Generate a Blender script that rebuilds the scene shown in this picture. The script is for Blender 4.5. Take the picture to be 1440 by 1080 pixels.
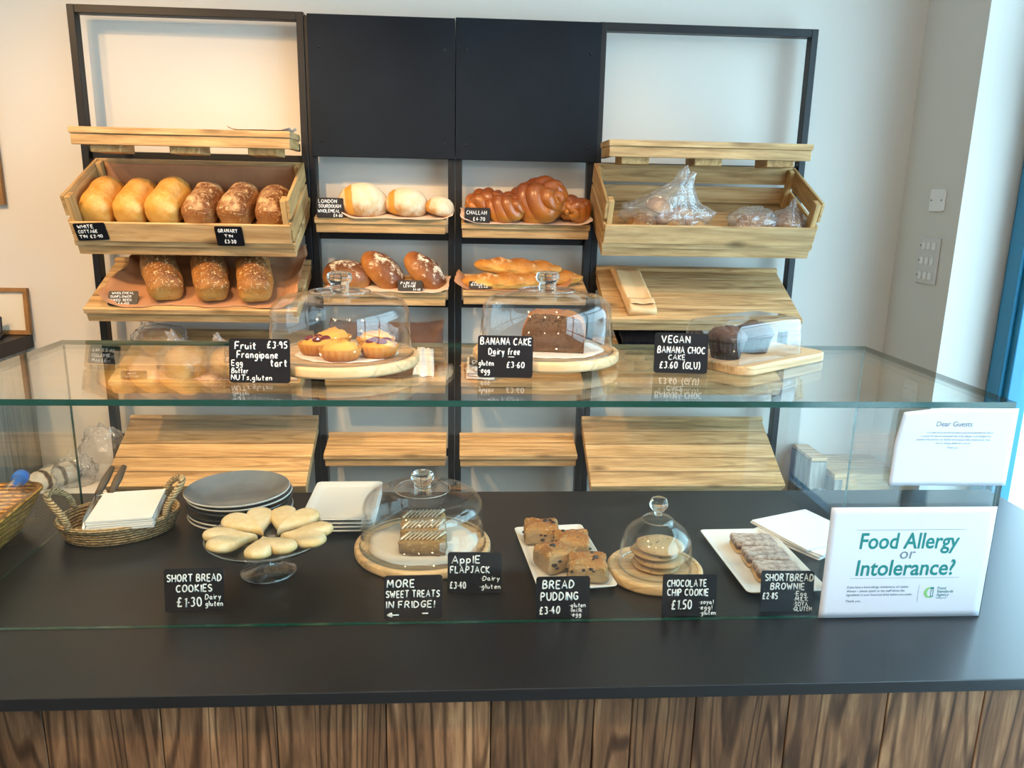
import bpy, math, random
from math import sin, cos, pi, radians as R
from mathutils import Vector, Matrix, Euler, noise

# ---------------------------------------------------------------- clear
for o in list(bpy.data.objects):
    bpy.data.objects.remove(o)
SC = bpy.context.scene
COL = SC.collection

# ---------------------------------------------------------------- camera
F_PX = 1094.7
cam_d = bpy.data.cameras.new('camera')
cam_d.sensor_fit = 'HORIZONTAL'
cam_d.sensor_width = 36.0
cam_d.lens = 36.0 * F_PX / 1440.0
cam_d.clip_start = 0.05
cam = bpy.data.objects.new('camera', cam_d)
COL.objects.link(cam)
yaw, pitch, roll = 0.0651, -0.2343, 0.0196
fw = Vector((sin(yaw) * cos(pitch), cos(yaw) * cos(pitch), sin(pitch)))
rt = Vector((cos(yaw), -sin(yaw), 0))
up = rt.cross(fw)
r2 = cos(roll) * rt + sin(roll) * up
u2 = -sin(roll) * rt + cos(roll) * up
m = Matrix((r2, u2, -fw)).transposed().to_4x4()
m.translation = Vector((-0.0355, -1.2135, 1.616))
cam.matrix_world = m
SC.camera = cam

# ---------------------------------------------------------------- colour, world, lights
SC.view_settings.view_transform = 'Standard'
SC.view_settings.look = 'None'
SC.view_settings.gamma = 1.0
SC.view_settings.use_curve_mapping = False
SC.view_settings.exposure = -0.2
SC.cycles.max_bounces = 10
SC.cycles.diffuse_bounces = 4
SC.cycles.glossy_bounces = 4
SC.cycles.transmission_bounces = 8
SC.cycles.transparent_max_bounces = 40
SC.cycles.sample_clamp_indirect = 6.0
SC.cycles.caustics_reflective = False
SC.cycles.caustics_refractive = False

W = bpy.data.worlds.new('sky')
SC.world = W
W.use_nodes = True
bg = W.node_tree.nodes['Background']
bg.inputs[0].default_value = (0.53, 0.835, 1.0, 1)
bg.inputs[1].default_value = 9.6


def portal(loc, rot, sx, sy):
    d = bpy.data.lights.new('window_portal', 'AREA')
    d.shape = 'RECTANGLE'
    d.size, d.size_y = sx, sy
    d.cycles.is_portal = True
    o = bpy.data.objects.new('window_portal', d)
    o.location, o.rotation_euler = loc, rot
    COL.objects.link(o)


portal((1.88, -0.83, 1.35), (0, R(90), 0), 2.7, 4.34)


def spot(loc, aim, power, color, size=60, blend=0.5, rad=0.04):
    d = bpy.data.lights.new('ceiling_spot', 'SPOT')
    d.energy = power
    d.color = color
    d.spot_size = R(size)
    d.spot_blend = blend
    d.shadow_soft_size = rad
    o = bpy.data.objects.new('ceiling_spot', d)
    o.location = loc
    o.rotation_euler = (Vector(aim) - Vector(loc)).to_track_quat('-Z', 'Y').to_euler()
    COL.objects.link(o)


WARM = (1.0, 0.62, 0.29)
spot((-1.75, -0.1, 2.95), (-1.05, 1.5, 1.15), 185, WARM, 62, 0.8)
spot((-0.75, 0.05, 2.95), (-0.45, 1.5, 1.15), 140, WARM, 58, 0.8)
spot((0.35, 0.05, 2.95), (0.25, 1.5, 1.25), 70, WARM, 54, 0.8)
spot((-1.05, -0.85, 2.95), (-0.42, 0.40, 0.95), 200, WARM, 56, 0.7)
spot((0.5, -0.9, 2.95), (0.35, 0.3, 0.95), 75, WARM, 60, 0.7)
spot((-2.4, -0.6, 2.95), (-1.9, 1.7, 1.7), 95, WARM, 100, 0.8)


def pendant(loc, power):
    d = bpy.data.lights.new('pendant_lamp', 'POINT')
    d.energy = power
    d.color = (1.0, 0.70, 0.42)
    d.shadow_soft_size = 0.07
    o = bpy.data.objects.new('pendant_lamp', d)
    o.location = loc
    COL.objects.link(o)


pendant((-1.5, -1.9, 2.35), 34)
pendant((-0.3, -2.3, 2.35), 26)
pendant((0.8, -2.3, 2.35), 20)


# ---------------------------------------------------------------- node helpers
class NT:
    def __init__(s, name):
        s.m = bpy.data.materials.new(name)
        s.m.use_nodes = True
        s.t = s.m.node_tree
        s.b = s.t.nodes['Principled BSDF']
        s.out = s.t.nodes['Material Output']

    def n(s, kind, **kw):
        x = s.t.nodes.new('ShaderNode' + kind)
        for k, v in kw.items():
            if k in x.inputs:
                s.put(x.inputs[k], v)
            else:
                setattr(x, k, v)
        return x

    def put(s, sock, v):
        if isinstance(v, bpy.types.NodeSocket):
            s.t.links.new(v, sock)
        elif isinstance(v, bpy.types.Node):
            s.t.links.new(v.outputs[0], sock)
        else:
            if isinstance(v, (tuple, list)) and len(v) == 3 and sock.type == 'RGBA':
                v = (*v, 1)
            sock.default_value = v

    def set(s, **kw):
        for k, v in kw.items():
            s.put(s.b.inputs[k.replace('_', ' ')], v)

    def math(s, op, a, b=0.0, c=None, clamp=False):
        x = s.t.nodes.new('ShaderNodeMath')
        x.operation = op
        x.use_clamp = clamp
        s.put(x.inputs[0], a)
        s.put(x.inputs[1], b)
        if c is not None:
            s.put(x.inputs[2], c)
        return x.outputs[0]

    def ramp(s, fac, stops, interp='LINEAR'):
        x = s.t.nodes.new('ShaderNodeValToRGB')
        x.color_ramp.interpolation = interp
        el = x.color_ramp.elements
        while len(el) < len(stops):
            el.new(0.5)
        for e, (p, c) in zip(el, stops):
            e.position = p
            e.color = (*c, 1) if len(c) == 3 else c
        s.put(x.inputs[0], fac)
        return x.outputs[0]

    def mix(s, f, a, b, blend='MIX'):
        x = s.t.nodes.new('ShaderNodeMix')
        x.data_type = 'RGBA'
        x.blend_type = blend
        s.put(x.inputs[0], f)
        s.put(x.inputs[6], a)
        s.put(x.inputs[7], b)
        return x.outputs[2]

    def coords(s, which='Object', scale=(1, 1, 1), loc=(0, 0, 0)):
        tc = s.n('TexCoord')
        mp = s.n('Mapping')
        s.put(mp.inputs['Vector'], tc.outputs[which])
        s.put(mp.inputs['Scale'], scale)
        s.put(mp.inputs['Location'], loc)
        return mp.outputs[0]

    def noise(s, vec, scale=5, detail=4, rough=0.55, dist=0.0):
        x = s.n('TexNoise')
        s.put(x.inputs['Vector'], vec)
        x.inputs['Scale'].default_value = scale
        x.inputs['Detail'].default_value = detail
        x.inputs['Roughness'].default_value = rough
        x.inputs['Distortion'].default_value = dist
        return x.outputs[0]

    def bump(s, h, strength=0.3, dist=0.01):
        x = s.n('Bump')
        x.inputs['Strength'].default_value = strength
        x.inputs['Distance'].default_value = dist
        s.put(x.inputs['Height'], h)
        s.put(s.b.inputs['Normal'], x.outputs[0])


def plain(name, col, rough=0.5, spec=0.5, metal=0.0, var=0.0, vs=8, bump=0.0, bs=60):
    n = NT(name)
    n.set(Base_Color=col, Roughness=rough, Metallic=metal)
    n.b.inputs['Specular IOR Level'].default_value = spec
    if var or bump:
        v = n.coords()
        if var:
            f = n.noise(v, vs, 4)
            lo = tuple(c * (1 - var) for c in col)
            hi = tuple(min(1, c * (1 + var)) for c in col)
            n.set(Base_Color=n.ramp(f, [(0.3, lo), (0.7, hi)]))
        if bump:
            n.bump(n.noise(v, bs, 3), bump, 0.002)
    return n.m


def wood(name, dark, mid, light, axis='X', gscale=1.0, rough=0.6, knots=True, var=0.35, rings=80.0, ringmix=0.3):
    n = NT(name)
    gi = n.n('NewGeometry')
    rnd = gi.outputs['Random Per Island']
    tc = n.n('TexCoord')
    off = n.n('CombineXYZ')
    n.put(off.inputs[0], n.math('MULTIPLY', rnd, 13.7))
    n.put(off.inputs[1], n.math('MULTIPLY', rnd, 7.1))
    n.put(off.inputs[2], n.math('MULTIPLY', rnd, 3.3))
    add = n.n('VectorMath', operation='ADD')
    n.put(add.inputs[0], tc.outputs['Object'])
    n.put(add.inputs[1], off.outputs[0])
    sc = {'X': (2.2, 26, 26), 'Y': (26, 2.2, 26), 'Z': (26, 26, 2.2)}[axis]
    mp = n.n('Mapping')
    n.put(mp.inputs['Vector'], add.outputs[0])
    mp.inputs['Scale'].default_value = tuple(a * gscale for a in sc)
    g0 = n.noise(mp.outputs[0], 1.0, 5, 0.6, 1.2)
    mpc = n.n('Mapping')
    n.put(mpc.inputs['Vector'], add.outputs[0])
    mpc.inputs['Scale'].default_value = tuple(a * gscale * 0.30 for a in sc)
    gc = n.noise(mpc.outputs[0], 1.0, 2, 0.5, 0.3)
    ln = n.math('ADD', n.math('MULTIPLY', n.math('SINE', n.math('MULTIPLY', gc, rings)), 0.5), 0.5)
    g1 = g0
    mp2 = n.n('Mapping')
    n.put(mp2.inputs['Vector'], add.outputs[0])
    mp2.inputs['Scale'].default_value = tuple(a * gscale * 4 for a in sc)
    g2 = n.noise(mp2.outputs[0], 1.0, 3, 0.6)
    g = n.math('ADD', n.math('MULTIPLY', g1, 0.7), n.math('MULTIPLY', g2, 0.3))
    col = n.ramp(g, [(0.33, dark), (0.5, mid), (0.66, light)])
    line = n.ramp(ln, [(0.0, (0.30, 0.27, 0.25)), (0.30, (1, 1, 1))])
    col = n.mix(ringmix, col, line, 'MULTIPLY')
    if knots:
        ks = {'X': (4, 9, 9), 'Y': (9, 4, 9), 'Z': (9, 9, 4)}[axis]
        mp3 = n.n('Mapping')
        n.put(mp3.inputs['Vector'], add.outputs[0])
        mp3.inputs['Scale'].default_value = ks
        vo = n.n('TexVoronoi')
        n.put(vo.inputs['Vector'], mp3.outputs[0])
        vo.inputs['Scale'].default_value = 1.0
        kf = n.ramp(vo.outputs['Distance'], [(0.05, (1, 1, 1)), (0.19, (0, 0, 0))])
        col = n.mix(n.math('MULTIPLY', kf, 0.75), col, tuple(c * 0.28 for c in dark))
    br = n.math('ADD', n.math('MULTIPLY', rnd, var), 1 - var / 2)
    hsv = n.n('HueSaturation')
    n.put(hsv.inputs['Color'], col)
    n.put(hsv.inputs['Value'], br)
    n.set(Base_Color=hsv.outputs[0], Roughness=rough)
    n.b.inputs['Specular IOR Level'].default_value = 0.3
    n.bump(g, 0.25, 0.002)
    return n.m


def thin_glass(name, tint=(0.97, 0.99, 0.98), gain=1.0, rough=0.0, haze=0.0, bump=0.0, bscale=18):
    """clear sheet: transparent, with a Schlick mirror on top"""
    n = NT(name)
    t = n.t
    tr = n.n('BsdfTransparent')
    n.put(tr.inputs[0], tint)
    gl = n.n('BsdfGlossy')
    gl.inputs['Roughness'].default_value = rough
    gl.inputs['Color'].default_value = (1, 1, 1, 1)
    lw = n.n('LayerWeight')
    lw.inputs['Blend'].default_value = 0.5
    if bump:
        b = n.n('Bump')
        b.inputs['Strength'].default_value = bump
        b.inputs['Distance'].default_value = 0.01
        v = n.coords()
        vo = n.noise(v, bscale, 3, 0.6, 0.6)
        n.put(b.inputs['Height'], vo)
        n.put(gl.inputs['Normal'], b.outputs[0])
        n.put(lw.inputs['Normal'], b.outputs[0])
    p = n.math('POWER', lw.outputs['Facing'], 5.0)
    f = n.math('ADD', n.math('MULTIPLY', p, 0.9 * gain), 0.04 * gain, clamp=True)
    mx = n.n('MixShader')
    n.put(mx.inputs[0], f)
    n.put(mx.inputs[1], tr.outputs[0])
    n.put(mx.inputs[2], gl.outputs[0])
    last = mx.outputs[0]
    if haze:
        df = n.n('BsdfDiffuse')
        df.inputs[0].default_value = (0.9, 0.92, 0.95, 1)
        m2 = n.n('MixShader')
        m2.inputs[0].default_value = haze
        n.put(m2.inputs[1], last)
        n.put(m2.inputs[2], df.outputs[0])
        last = m2.outputs[0]
    t.links.new(last, n.out.inputs['Surface'])
    return n.m


def solid_glass(name, col=(0.97, 0.99, 0.99), rough=0.0):
    n = NT(name)
    n.set(Base_Color=col, Roughness=rough)
    n.b.inputs['Transmission Weight'].default_value = 1.0
    n.b.inputs['IOR'].default_value = 1.46
    return n.m


def crust(name, side, top, dark, fleck=None, fl_scale=70, fl_at=(0.0, 0.25), rough=0.55, zlo=0.25, zhi=0.8,
          slash=None, flour=None, flour_at=(0.5, 0.62), flour_scale=16, bump=0.35, spec=0.35, coat=0.0, chips=False):
    """baked crust: paler foot, browner crown, mottled; optional flecks, flour and a scored slash"""
    n = NT(name)
    gz = n.n('SeparateXYZ')
    tc = n.n('TexCoord')
    n.put(gz.inputs[0], tc.outputs['Generated'])
    v = n.coords()
    n1 = n.noise(v, 14, 4, 0.6)
    n2 = n.noise(v, 60, 4, 0.65)
    h = n.math('ADD', gz.outputs[2], n.math('MULTIPLY', n.math('SUBTRACT', n1, 0.5), 0.9))
    col = n.ramp(h, [(zlo, side), ((zlo + zhi) / 2, top), (zhi, dark)])
    col = n.mix(n.math('MULTIPLY', n2, 0.45), col, tuple(c * 0.55 for c in top))
    ht = n.math('ADD', n1, n.math('MULTIPLY', n2, 0.6))
    if flour:
        fn = n.noise(v, flour_scale, 6, 0.7)
        ff = n.ramp(n.math('ADD', n.math('MULTIPLY', fn, 0.8), n.math('MULTIPLY', gz.outputs[2], 0.2)),
                    [(flour_at[0], (0, 0, 0)), (flour_at[1], (1, 1, 1))])
        col = n.mix(n.math('MULTIPLY', ff, 0.92), col, flour)
    if fleck:
        if chips:
            vo = n.n('TexVoronoi')
            n.put(vo.inputs['Vector'], v)
            vo.inputs['Scale'].default_value = fl_scale
            ff = n.ramp(vo.outputs['Distance'], [(fl_at[0], (1, 1, 1)), (fl_at[1], (0, 0, 0))])
        else:
            fn2 = n.noise(v, fl_scale, 3, 0.75, 0.8)
            ff = n.ramp(fn2, [(0.56, (0, 0, 0)), (0.63, (1, 1, 1))])
        up_ = n.ramp(n.math('ADD', gz.outputs[2], n.math('MULTIPLY', n.math('SUBTRACT', n1, 0.5), 1.2)),
                     [(0.3, (0, 0, 0)), (0.7, (1, 1, 1))])
        col = n.mix(n.math('MULTIPLY', ff, up_), col, fleck)
        ht = n.math('ADD', ht, n.math('MULTIPLY', ff, 0.3))
    if slash:
        (sx, sw, tilt, scol) = slash
        so = n.n('SeparateXYZ')
        n.put(so.inputs[0], tc.outputs['Object'])
        d = n.math('SUBTRACT', n.math('ADD', so.outputs[0], n.math('MULTIPLY', so.outputs[2], tilt)), sx)
        d = n.math('ADD', d, n.math('MULTIPLY', n.math('SUBTRACT', n1, 0.5), 0.012))
        a = n.math('ABSOLUTE', d)
        sf = n.ramp(n.math('DIVIDE', a, sw), [(0.75, (1, 1, 1)), (1.0, (0, 0, 0))])
        col = n.mix(sf, col, scol)
        ht = n.math('SUBTRACT', ht, n.math('MULTIPLY', sf, 0.5))
    n.set(Base_Color=col, Roughness=rough)
    n.b.inputs['Specular IOR Level'].default_value = spec
    if coat:
        n.b.inputs['Coat Weight'].default_value = coat
        n.b.inputs['Coat Roughness'].default_value = 0.2
    n.bump(ht, bump, 0.006)
    return n.m


# ---------------------------------------------------------------- mesh helpers
class MB:
    def __init__(s):
        s.v, s.f, s.mi = [], [], []

    def add(s, verts, faces, M=None, mi=0):
        k = len(s.v)
        for p in verts:
            p = Vector(p)
            s.v.append(M @ p if M else p)
        for f in faces:
            s.f.append([i + k for i in f])
            s.mi.append(mi)
        return s

    def box(s, x0, x1, y0, y1, z0, z1, M=None, mi=0, side=None):
        vs = [(x, y, z) for z in (z0, z1) for y in (y0, y1) for x in (x0, x1)]
        fs = [(0, 2, 3, 1), (4, 5, 7, 6), (0, 1, 5, 4), (2, 6, 7, 3), (0, 4, 6, 2), (1, 3, 7, 5)]
        s.add(vs, fs, M, mi)
        if side is not None:       # thin-sheet: the narrow faces take material `side`
            d = (x1 - x0, y1 - y0, z1 - z0)
            ax = d.index(min(d))
            big = {2: (0, 1), 1: (2, 3), 0: (4, 5)}[ax]
            for k in range(6):
                if k not in big:
                    s.mi[len(s.mi) - 6 + k] = side
        return s

    def tube(s, pts, r, n=8, caps=True, M=None, closed=False, flat=1.0):
        pts = [Vector(p) for p in pts]
        N = len(pts)
        rs = r if isinstance(r, (list, tuple)) else [r] * N
        vs, fs = [], []
        ref = None
        for i, p in enumerate(pts):
            if closed:
                t = pts[(i + 1) % N] - pts[i - 1]
            else:
                t = pts[min(i + 1, N - 1)] - pts[max(i - 1, 0)]
            if t.length < 1e-9:
                t = Vector((0, 0, 1))
            t.normalize()
            if ref is None:
                a = Vector((0, 0, 1)) if abs(t.z) < 0.9 else Vector((1, 0, 0))
            else:
                a = ref
            b1 = (a - t * a.dot(t))
            if b1.length < 1e-6:
                b1 = t.orthogonal()
            b1.normalize()
            ref = b1
            b2 = t.cross(b1)
            for k in range(n):
                an = 2 * pi * k / n
                vs.append(p + (b1 * cos(an) * flat + b2 * sin(an)) * rs[i])
        L = N if closed else N - 1
        for i in range(L):
            j = (i + 1) % N
            for k in range(n):
                k2 = (k + 1) % n
                fs.append((i * n + k, i * n + k2, j * n + k2, j * n + k))
        if caps and not closed:
            fs.append(tuple(range(n - 1, -1, -1)))
            fs.append(tuple((N - 1) * n + k for k in range(n)))
        return s.add(vs, fs, M)

    def lathe(s, prof, n=48, M=None, mi=0, closed=False, rfun=None):
        vs, fs = [], []
        P = len(prof)
        for k in range(n):
            a = 2 * pi * k / n
            for (r, z) in prof:
                q = rfun(r, z, a) if rfun else r
                vs.append((q * cos(a), q * sin(a), z))
        for k in range(n):
            k2 = (k + 1) % n
            for i in range(P if closed else P - 1):
                j = (i + 1) % P
                a, b, c, d = k * P + i, k2 * P + i, k2 * P + j, k * P + j
                fs.append((a, b, c, d))
        return s.add(vs, fs, M, mi)

    def grid(s, fn, nu, nv, M=None, cu=False, mi=0):
        vs = [fn(i / (nu if cu else nu - 1), j / (nv - 1)) for j in range(nv) for i in range(nu)]
        fs = []
        for j in range(nv - 1):
            for i in range(nu if cu else nu - 1):
                i2 = (i + 1) % nu
                fs.append((j * nu + i, j * nu + i2, (j + 1) * nu + i2, (j + 1) * nu + i))
        return s.add(vs, fs, M, mi)

    def prism(s, pts, z0, z1, M=None, mi=0):
        n = len(pts)
        vs = [(x, y, z0) for x, y in pts] + [(x, y, z1) for x, y in pts]
        fs = [tuple(range(n - 1, -1, -1)), tuple(range(n, 2 * n))]
        fs += [(i, (i + 1) % n, n + (i + 1) % n, n + i) for i in range(n)]
        return s.add(vs, fs, M, mi)

    def blob(s, fn, nu=40, nv=24, M=None):
        """closed surface: fn(direction) -> point"""
        vs = [fn(Vector((0, 0, -1)))]
        for j in range(1, nv):
            ph = -pi / 2 + pi * j / nv
            for i in range(nu):
                th = 2 * pi * i / nu
                vs.append(fn(Vector((cos(ph) * cos(th), cos(ph) * sin(th), sin(ph)))))
        vs.append(fn(Vector((0, 0, 1))))
        fs = []
        for i in range(nu):
            fs.append((0, 1 + (i + 1) % nu, 1 + i))
        for j in range(nv - 2):
            a = 1 + j * nu
            for i in range(nu):
                i2 = (i + 1) % nu
                fs.append((a + i, a + i2, a + nu + i2, a + nu + i))
        a = 1 + (nv - 2) * nu
        for i in range(nu):
            fs.append((a + i, a + (i + 1) % nu, len(vs) - 1))
        return s.add(vs, fs, M)

    def build(s, name, mat, parent=None, smooth=False, bevel=0.0, seg=2, solid=0.0, subd=0):
        me = bpy.data.meshes.new(name)
        me.from_pydata([tuple(p) for p in s.v], [], s.f)
        mats = mat if isinstance(mat, (list, tuple)) else [mat]
        for q in mats:
            me.materials.append(q)
        me.polygons.foreach_set('material_index', s.mi)
        if smooth:
            me.polygons.foreach_set('use_smooth', [True] * len(s.f))
        me.validate()
        me.update()
        o = bpy.data.objects.new(name, me)
        COL.objects.link(o)
        if parent:
            o.parent = parent
        if subd:
            md = o.modifiers.new('s', 'SUBSURF')
            md.levels = md.render_levels = subd
        if solid:
            md = o.modifiers.new('t', 'SOLIDIFY')
            md.thickness = solid
            md.offset = 0
        if bevel:
            md = o.modifiers.new('b', 'BEVEL')
            md.width = bevel
            md.segments = seg
            md.limit_method = 'ANGLE'
            if not smooth:
                md.harden_normals = False
        return o


def tag(o, label, cat, group=None):
    o['label'] = label
    o['category'] = cat
    if group:
        o['group'] = group
    return o


def thing(name, label, cat, loc=(0, 0, 0), rot=(0, 0, 0), group=None):
    o = bpy.data.objects.new(name, None)
    o.empty_display_size = 0.05
    COL.objects.link(o)
    o.location, o.rotation_euler = loc, rot
    return tag(o, label, cat, group)


def place(o, loc, rot=(0, 0, 0)):
    o.location, o.rotation_euler = loc, rot
    return o


def struct(o):
    o['kind'] = 'structure'
    return o


def spow(x, e):
    return math.copysign(abs(x) ** e, x)


def fbm(p, sc, seed=0.0, oct_=3):
    v, a, q = 0, 1.0, Vector(p) * sc + Vector((seed * 7.3, seed * 3.1, seed * 5.7))
    for _ in range(oct_):
        v += a * noise.noise(q)
        q = q * 2.1
        a *= 0.5
    return v


def chaikin(p, it=2):
    for _ in range(it):
        q = [p[0]]
        for a, b in zip(p[:-1], p[1:]):
            q.append((a[0] * .75 + b[0] * .25, a[1] * .75 + b[1] * .25))
            q.append((a[0] * .25 + b[0] * .75, a[1] * .25 + b[1] * .75))
        q.append(p[-1])
        p = q
    return p


def rrect(w, h, r, n=5):
    pts = []
    for cx, cy, a0 in ((w / 2 - r, h / 2 - r, 0), (-w / 2 + r, h / 2 - r, 90), (-w / 2 + r, -h / 2 + r, 180), (w / 2 - r, -h / 2 + r, 270)):
        for k in range(n + 1):
            a = R(a0 + 90 * k / n)
            pts.append((cx + r * cos(a), cy + r * sin(a)))
    return pts


# ---------------------------------------------------------------- materials
M_ = {}
M_['wall'] = plain('wall_paint', (0.66, 0.63, 0.585), 0.75, 0.2, bump=0.05, bs=180)
M_['ceil'] = plain('ceiling_paint', (0.85, 0.85, 0.84), 0.8, 0.2, var=0.02)
M_['floor'] = plain('floor_concrete', (0.22, 0.20, 0.18), 0.6, 0.3, var=0.25, vs=4)
M_['steel'] = plain('black_steel', (0.006, 0.0065, 0.009), 0.42, 0.35, bump=0.05, bs=200)
M_['bracket'] = plain('zinc_bracket', (0.45, 0.46, 0.47), 0.35, 0.5, 0.9)
M_['chalk'] = plain('chalkboard_face', (0.008, 0.0125, 0.019), 0.5, 0.12, var=0.25, vs=3, bump=0.04, bs=150)
M_['tagboard'] = plain('tag_black', (0.005, 0.0055, 0.010), 0.4, 0.35)
M_['ink'] = plain('chalk_ink', (0.86, 0.88, 0.90), 0.8, 0.2)
M_['worktop'] = plain('worktop_black', (0.0050, 0.0052, 0.0070), 0.33, 0.62, var=0.18, vs=14, bump=0.03, bs=240)
M_['pine'] = wood('pine', (0.27, 0.155, 0.065), (0.48, 0.305, 0.140), (0.60, 0.425, 0.230))
M_['pine_y'] = wood('pine_end', (0.26, 0.14, 0.05), (0.44, 0.265, 0.105), (0.54, 0.36, 0.17), 'Y')
M_['pine_z'] = wood('pine_post', (0.26, 0.14, 0.05), (0.46, 0.28, 0.11), (0.55, 0.37, 0.175), 'Z', knots=False)
M_['rustic'] = wood('rustic_plank', (0.036, 0.018, 0.009), (0.140, 0.072, 0.035), (0.290, 0.168, 0.085), 'Z', 1.0, 0.5, var=0.9, rings=110.0, ringmix=0.9)
M_['board'] = wood('round_board_wood', (0.58, 0.37, 0.18), (0.72, 0.49, 0.26), (0.80, 0.58, 0.34), 'X', 1.2, 0.45, knots=False, var=0.1)
M_['grey_wood'] = wood('weathered_wood', (0.14, 0.13, 0.11), (0.27, 0.25, 0.21), (0.38, 0.35, 0.30), 'Z', 1.0, 0.7)
M_['pane'] = thin_glass('case_glass', (0.965, 0.988, 0.978))
M_['pane_edge'] = plain('glass_edge', (0.002, 0.048, 0.035), 0.12, 0.8)
M_['dome'] = thin_glass('dome_glass', (0.992, 0.995, 0.995), 0.9)
M_['acrylic'] = thin_glass('clear_plastic', (0.98, 0.985, 0.99), 0.9, 0.04)
M_['bag'] = thin_glass('plastic_bag', (0.97, 0.975, 0.985), 2.4, 0.08, haze=0.09, bump=1.0, bscale=26)
M_['knob'] = solid_glass('knob_glass')
M_['stand'] = thin_glass('stand_glass', (0.95, 0.97, 0.98), 2.2, 0.02)
M_['winglass'] = thin_glass('window_glass', (0.98, 0.99, 1.0), 0.5)
M_['blue'] = plain('blue_frame', (0.02, 0.20, 0.36), 0.35, 0.5)
M_['white_china'] = plain('white_china', (0.84, 0.82, 0.79), 0.18, 0.5)
M_['paper_white'] = plain('white_paper', (0.88, 0.87, 0.86), 0.8, 0.2)
M_['print_paper'] = plain('printed_sheet', (0.60, 0.645, 0.73), 0.32, 0.5)
M_['kraft'] = plain('brown_paper', (0.38, 0.195, 0.105), 0.8, 0.2, var=0.12, vs=10, bump=0.2, bs=25)
M_['dark_paper'] = plain('dark_brown_paper', (0.115, 0.066, 0.05), 0.8, 0.2, var=0.15, vs=10, bump=0.2, bs=25)
M_['pinkpaper'] = plain('buff_paper', (0.62, 0.46, 0.37), 0.8, 0.2, var=0.08, vs=10, bump=0.15, bs=25)
M_['greaseproof'] = plain('greaseproof', (0.80, 0.73, 0.64), 0.7, 0.25, bump=0.2, bs=20)
M_['bagpaper'] = plain('kraft_bag_paper', (0.68, 0.46, 0.24), 0.75, 0.2, var=0.06, vs=12)
M_['teal_ink'] = plain('teal_print', (0.010, 0.20, 0.19), 0.6, 0.3)
M_['grey_ink'] = plain('grey_print', (0.13, 0.20, 0.25), 0.6, 0.3)
M_['green_ink'] = plain('green_print', (0.20, 0.50, 0.16), 0.6, 0.3)
M_['plate_grey'] = plain('grey_glaze', (0.17, 0.19, 0.21), 0.14, 0.6, var=0.2, vs=9)
M_['plate_rim'] = plain('pale_glaze', (0.62, 0.60, 0.56), 0.2, 0.5)
M_['plate_black'] = plain('black_glaze', (0.018, 0.018, 0.02), 0.16, 0.6)
M_['blue_plastic'] = plain('blue_plastic', (0.02, 0.16, 0.62), 0.3, 0.5)
M_['tool_steel'] = plain('tongs_steel', (0.62, 0.60, 0.58), 0.25, 0.5, 1.0)
M_['tool_dark'] = plain('tongs_grip', (0.10, 0.065, 0.04), 0.45, 0.4)
M_['outlet'] = plain('white_switch', (0.78, 0.77, 0.76), 0.35, 0.5)
M_['outlet_steel'] = plain('brushed_plate', (0.62, 0.61, 0.60), 0.5, 0.5)
M_['screw'] = plain('dark_screw', (0.008, 0.008, 0.009), 0.4, 0.5)
M_['pavement'] = plain('pale_paving', (0.75, 0.76, 0.76), 0.8, 0.2, var=0.12, vs=3)
_n = NT('white_brick_paving')
_b = _n.n('TexBrick')
_n.put(_b.inputs['Vector'], _n.coords('Object', (1, 1, 1)))
_b.inputs['Color1'].default_value = (0.80, 0.80, 0.79, 1)
_b.inputs['Color2'].default_value = (0.74, 0.75, 0.75, 1)
_b.inputs['Mortar'].default_value = (0.52, 0.55, 0.57, 1)
_b.inputs['Scale'].default_value = 4.0
_b.inputs['Mortar Size'].default_value = 0.012
_n.set(Base_Color=_b.outputs[0], Roughness=0.8)
M_['pavement'] = _n.m
M_['picture_wood'] = plain('picture_frame_wood', (0.30, 0.15, 0.05), 0.5, 0.4, var=0.2, vs=20)
M_['canvas'] = plain('cream_card', (0.72, 0.66, 0.55), 0.8, 0.2)


def wicker(name, a, b, s1=330, s2=110):
    n = NT(name)
    v = n.coords()
    w1 = n.n('TexWave', wave_type='BANDS', bands_direction='Z')
    n.put(w1.inputs['Vector'], v)
    w1.inputs['Scale'].default_value = s1 / 6.28 * 1.0
    w1.inputs['Distortion'].default_value = 1.2
    vo = n.n('TexVoronoi')
    mp = n.coords('Object', (1, 1, 1.6))
    n.put(vo.inputs['Vector'], mp)
    vo.inputs['Scale'].default_value = s2
    f = n.math('MULTIPLY', w1.outputs['Fac'], n.math('SUBTRACT', 1.25, n.math('MULTIPLY', vo.outputs['Distance'], 1.3)))
    n.set(Base_Color=n.ramp(f, [(0.08, tuple(c * 0.30 for c in a)), (0.36, a), (0.8, b)]), Roughness=0.55)
    n.bump(f, 0.7, 0.004)
    return n.m


M_['rattan'] = wicker('rattan_weave', (0.50, 0.30, 0.12), (0.74, 0.52, 0.27))
M_['rattan_rim'] = wicker('rattan_rim', (0.54, 0.36, 0.17), (0.76, 0.57, 0.33), 420, 160)
M_['wicker'] = wicker('wicker_weave', (0.64, 0.27, 0.028), (0.88, 0.48, 0.08), 260, 70)

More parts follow.
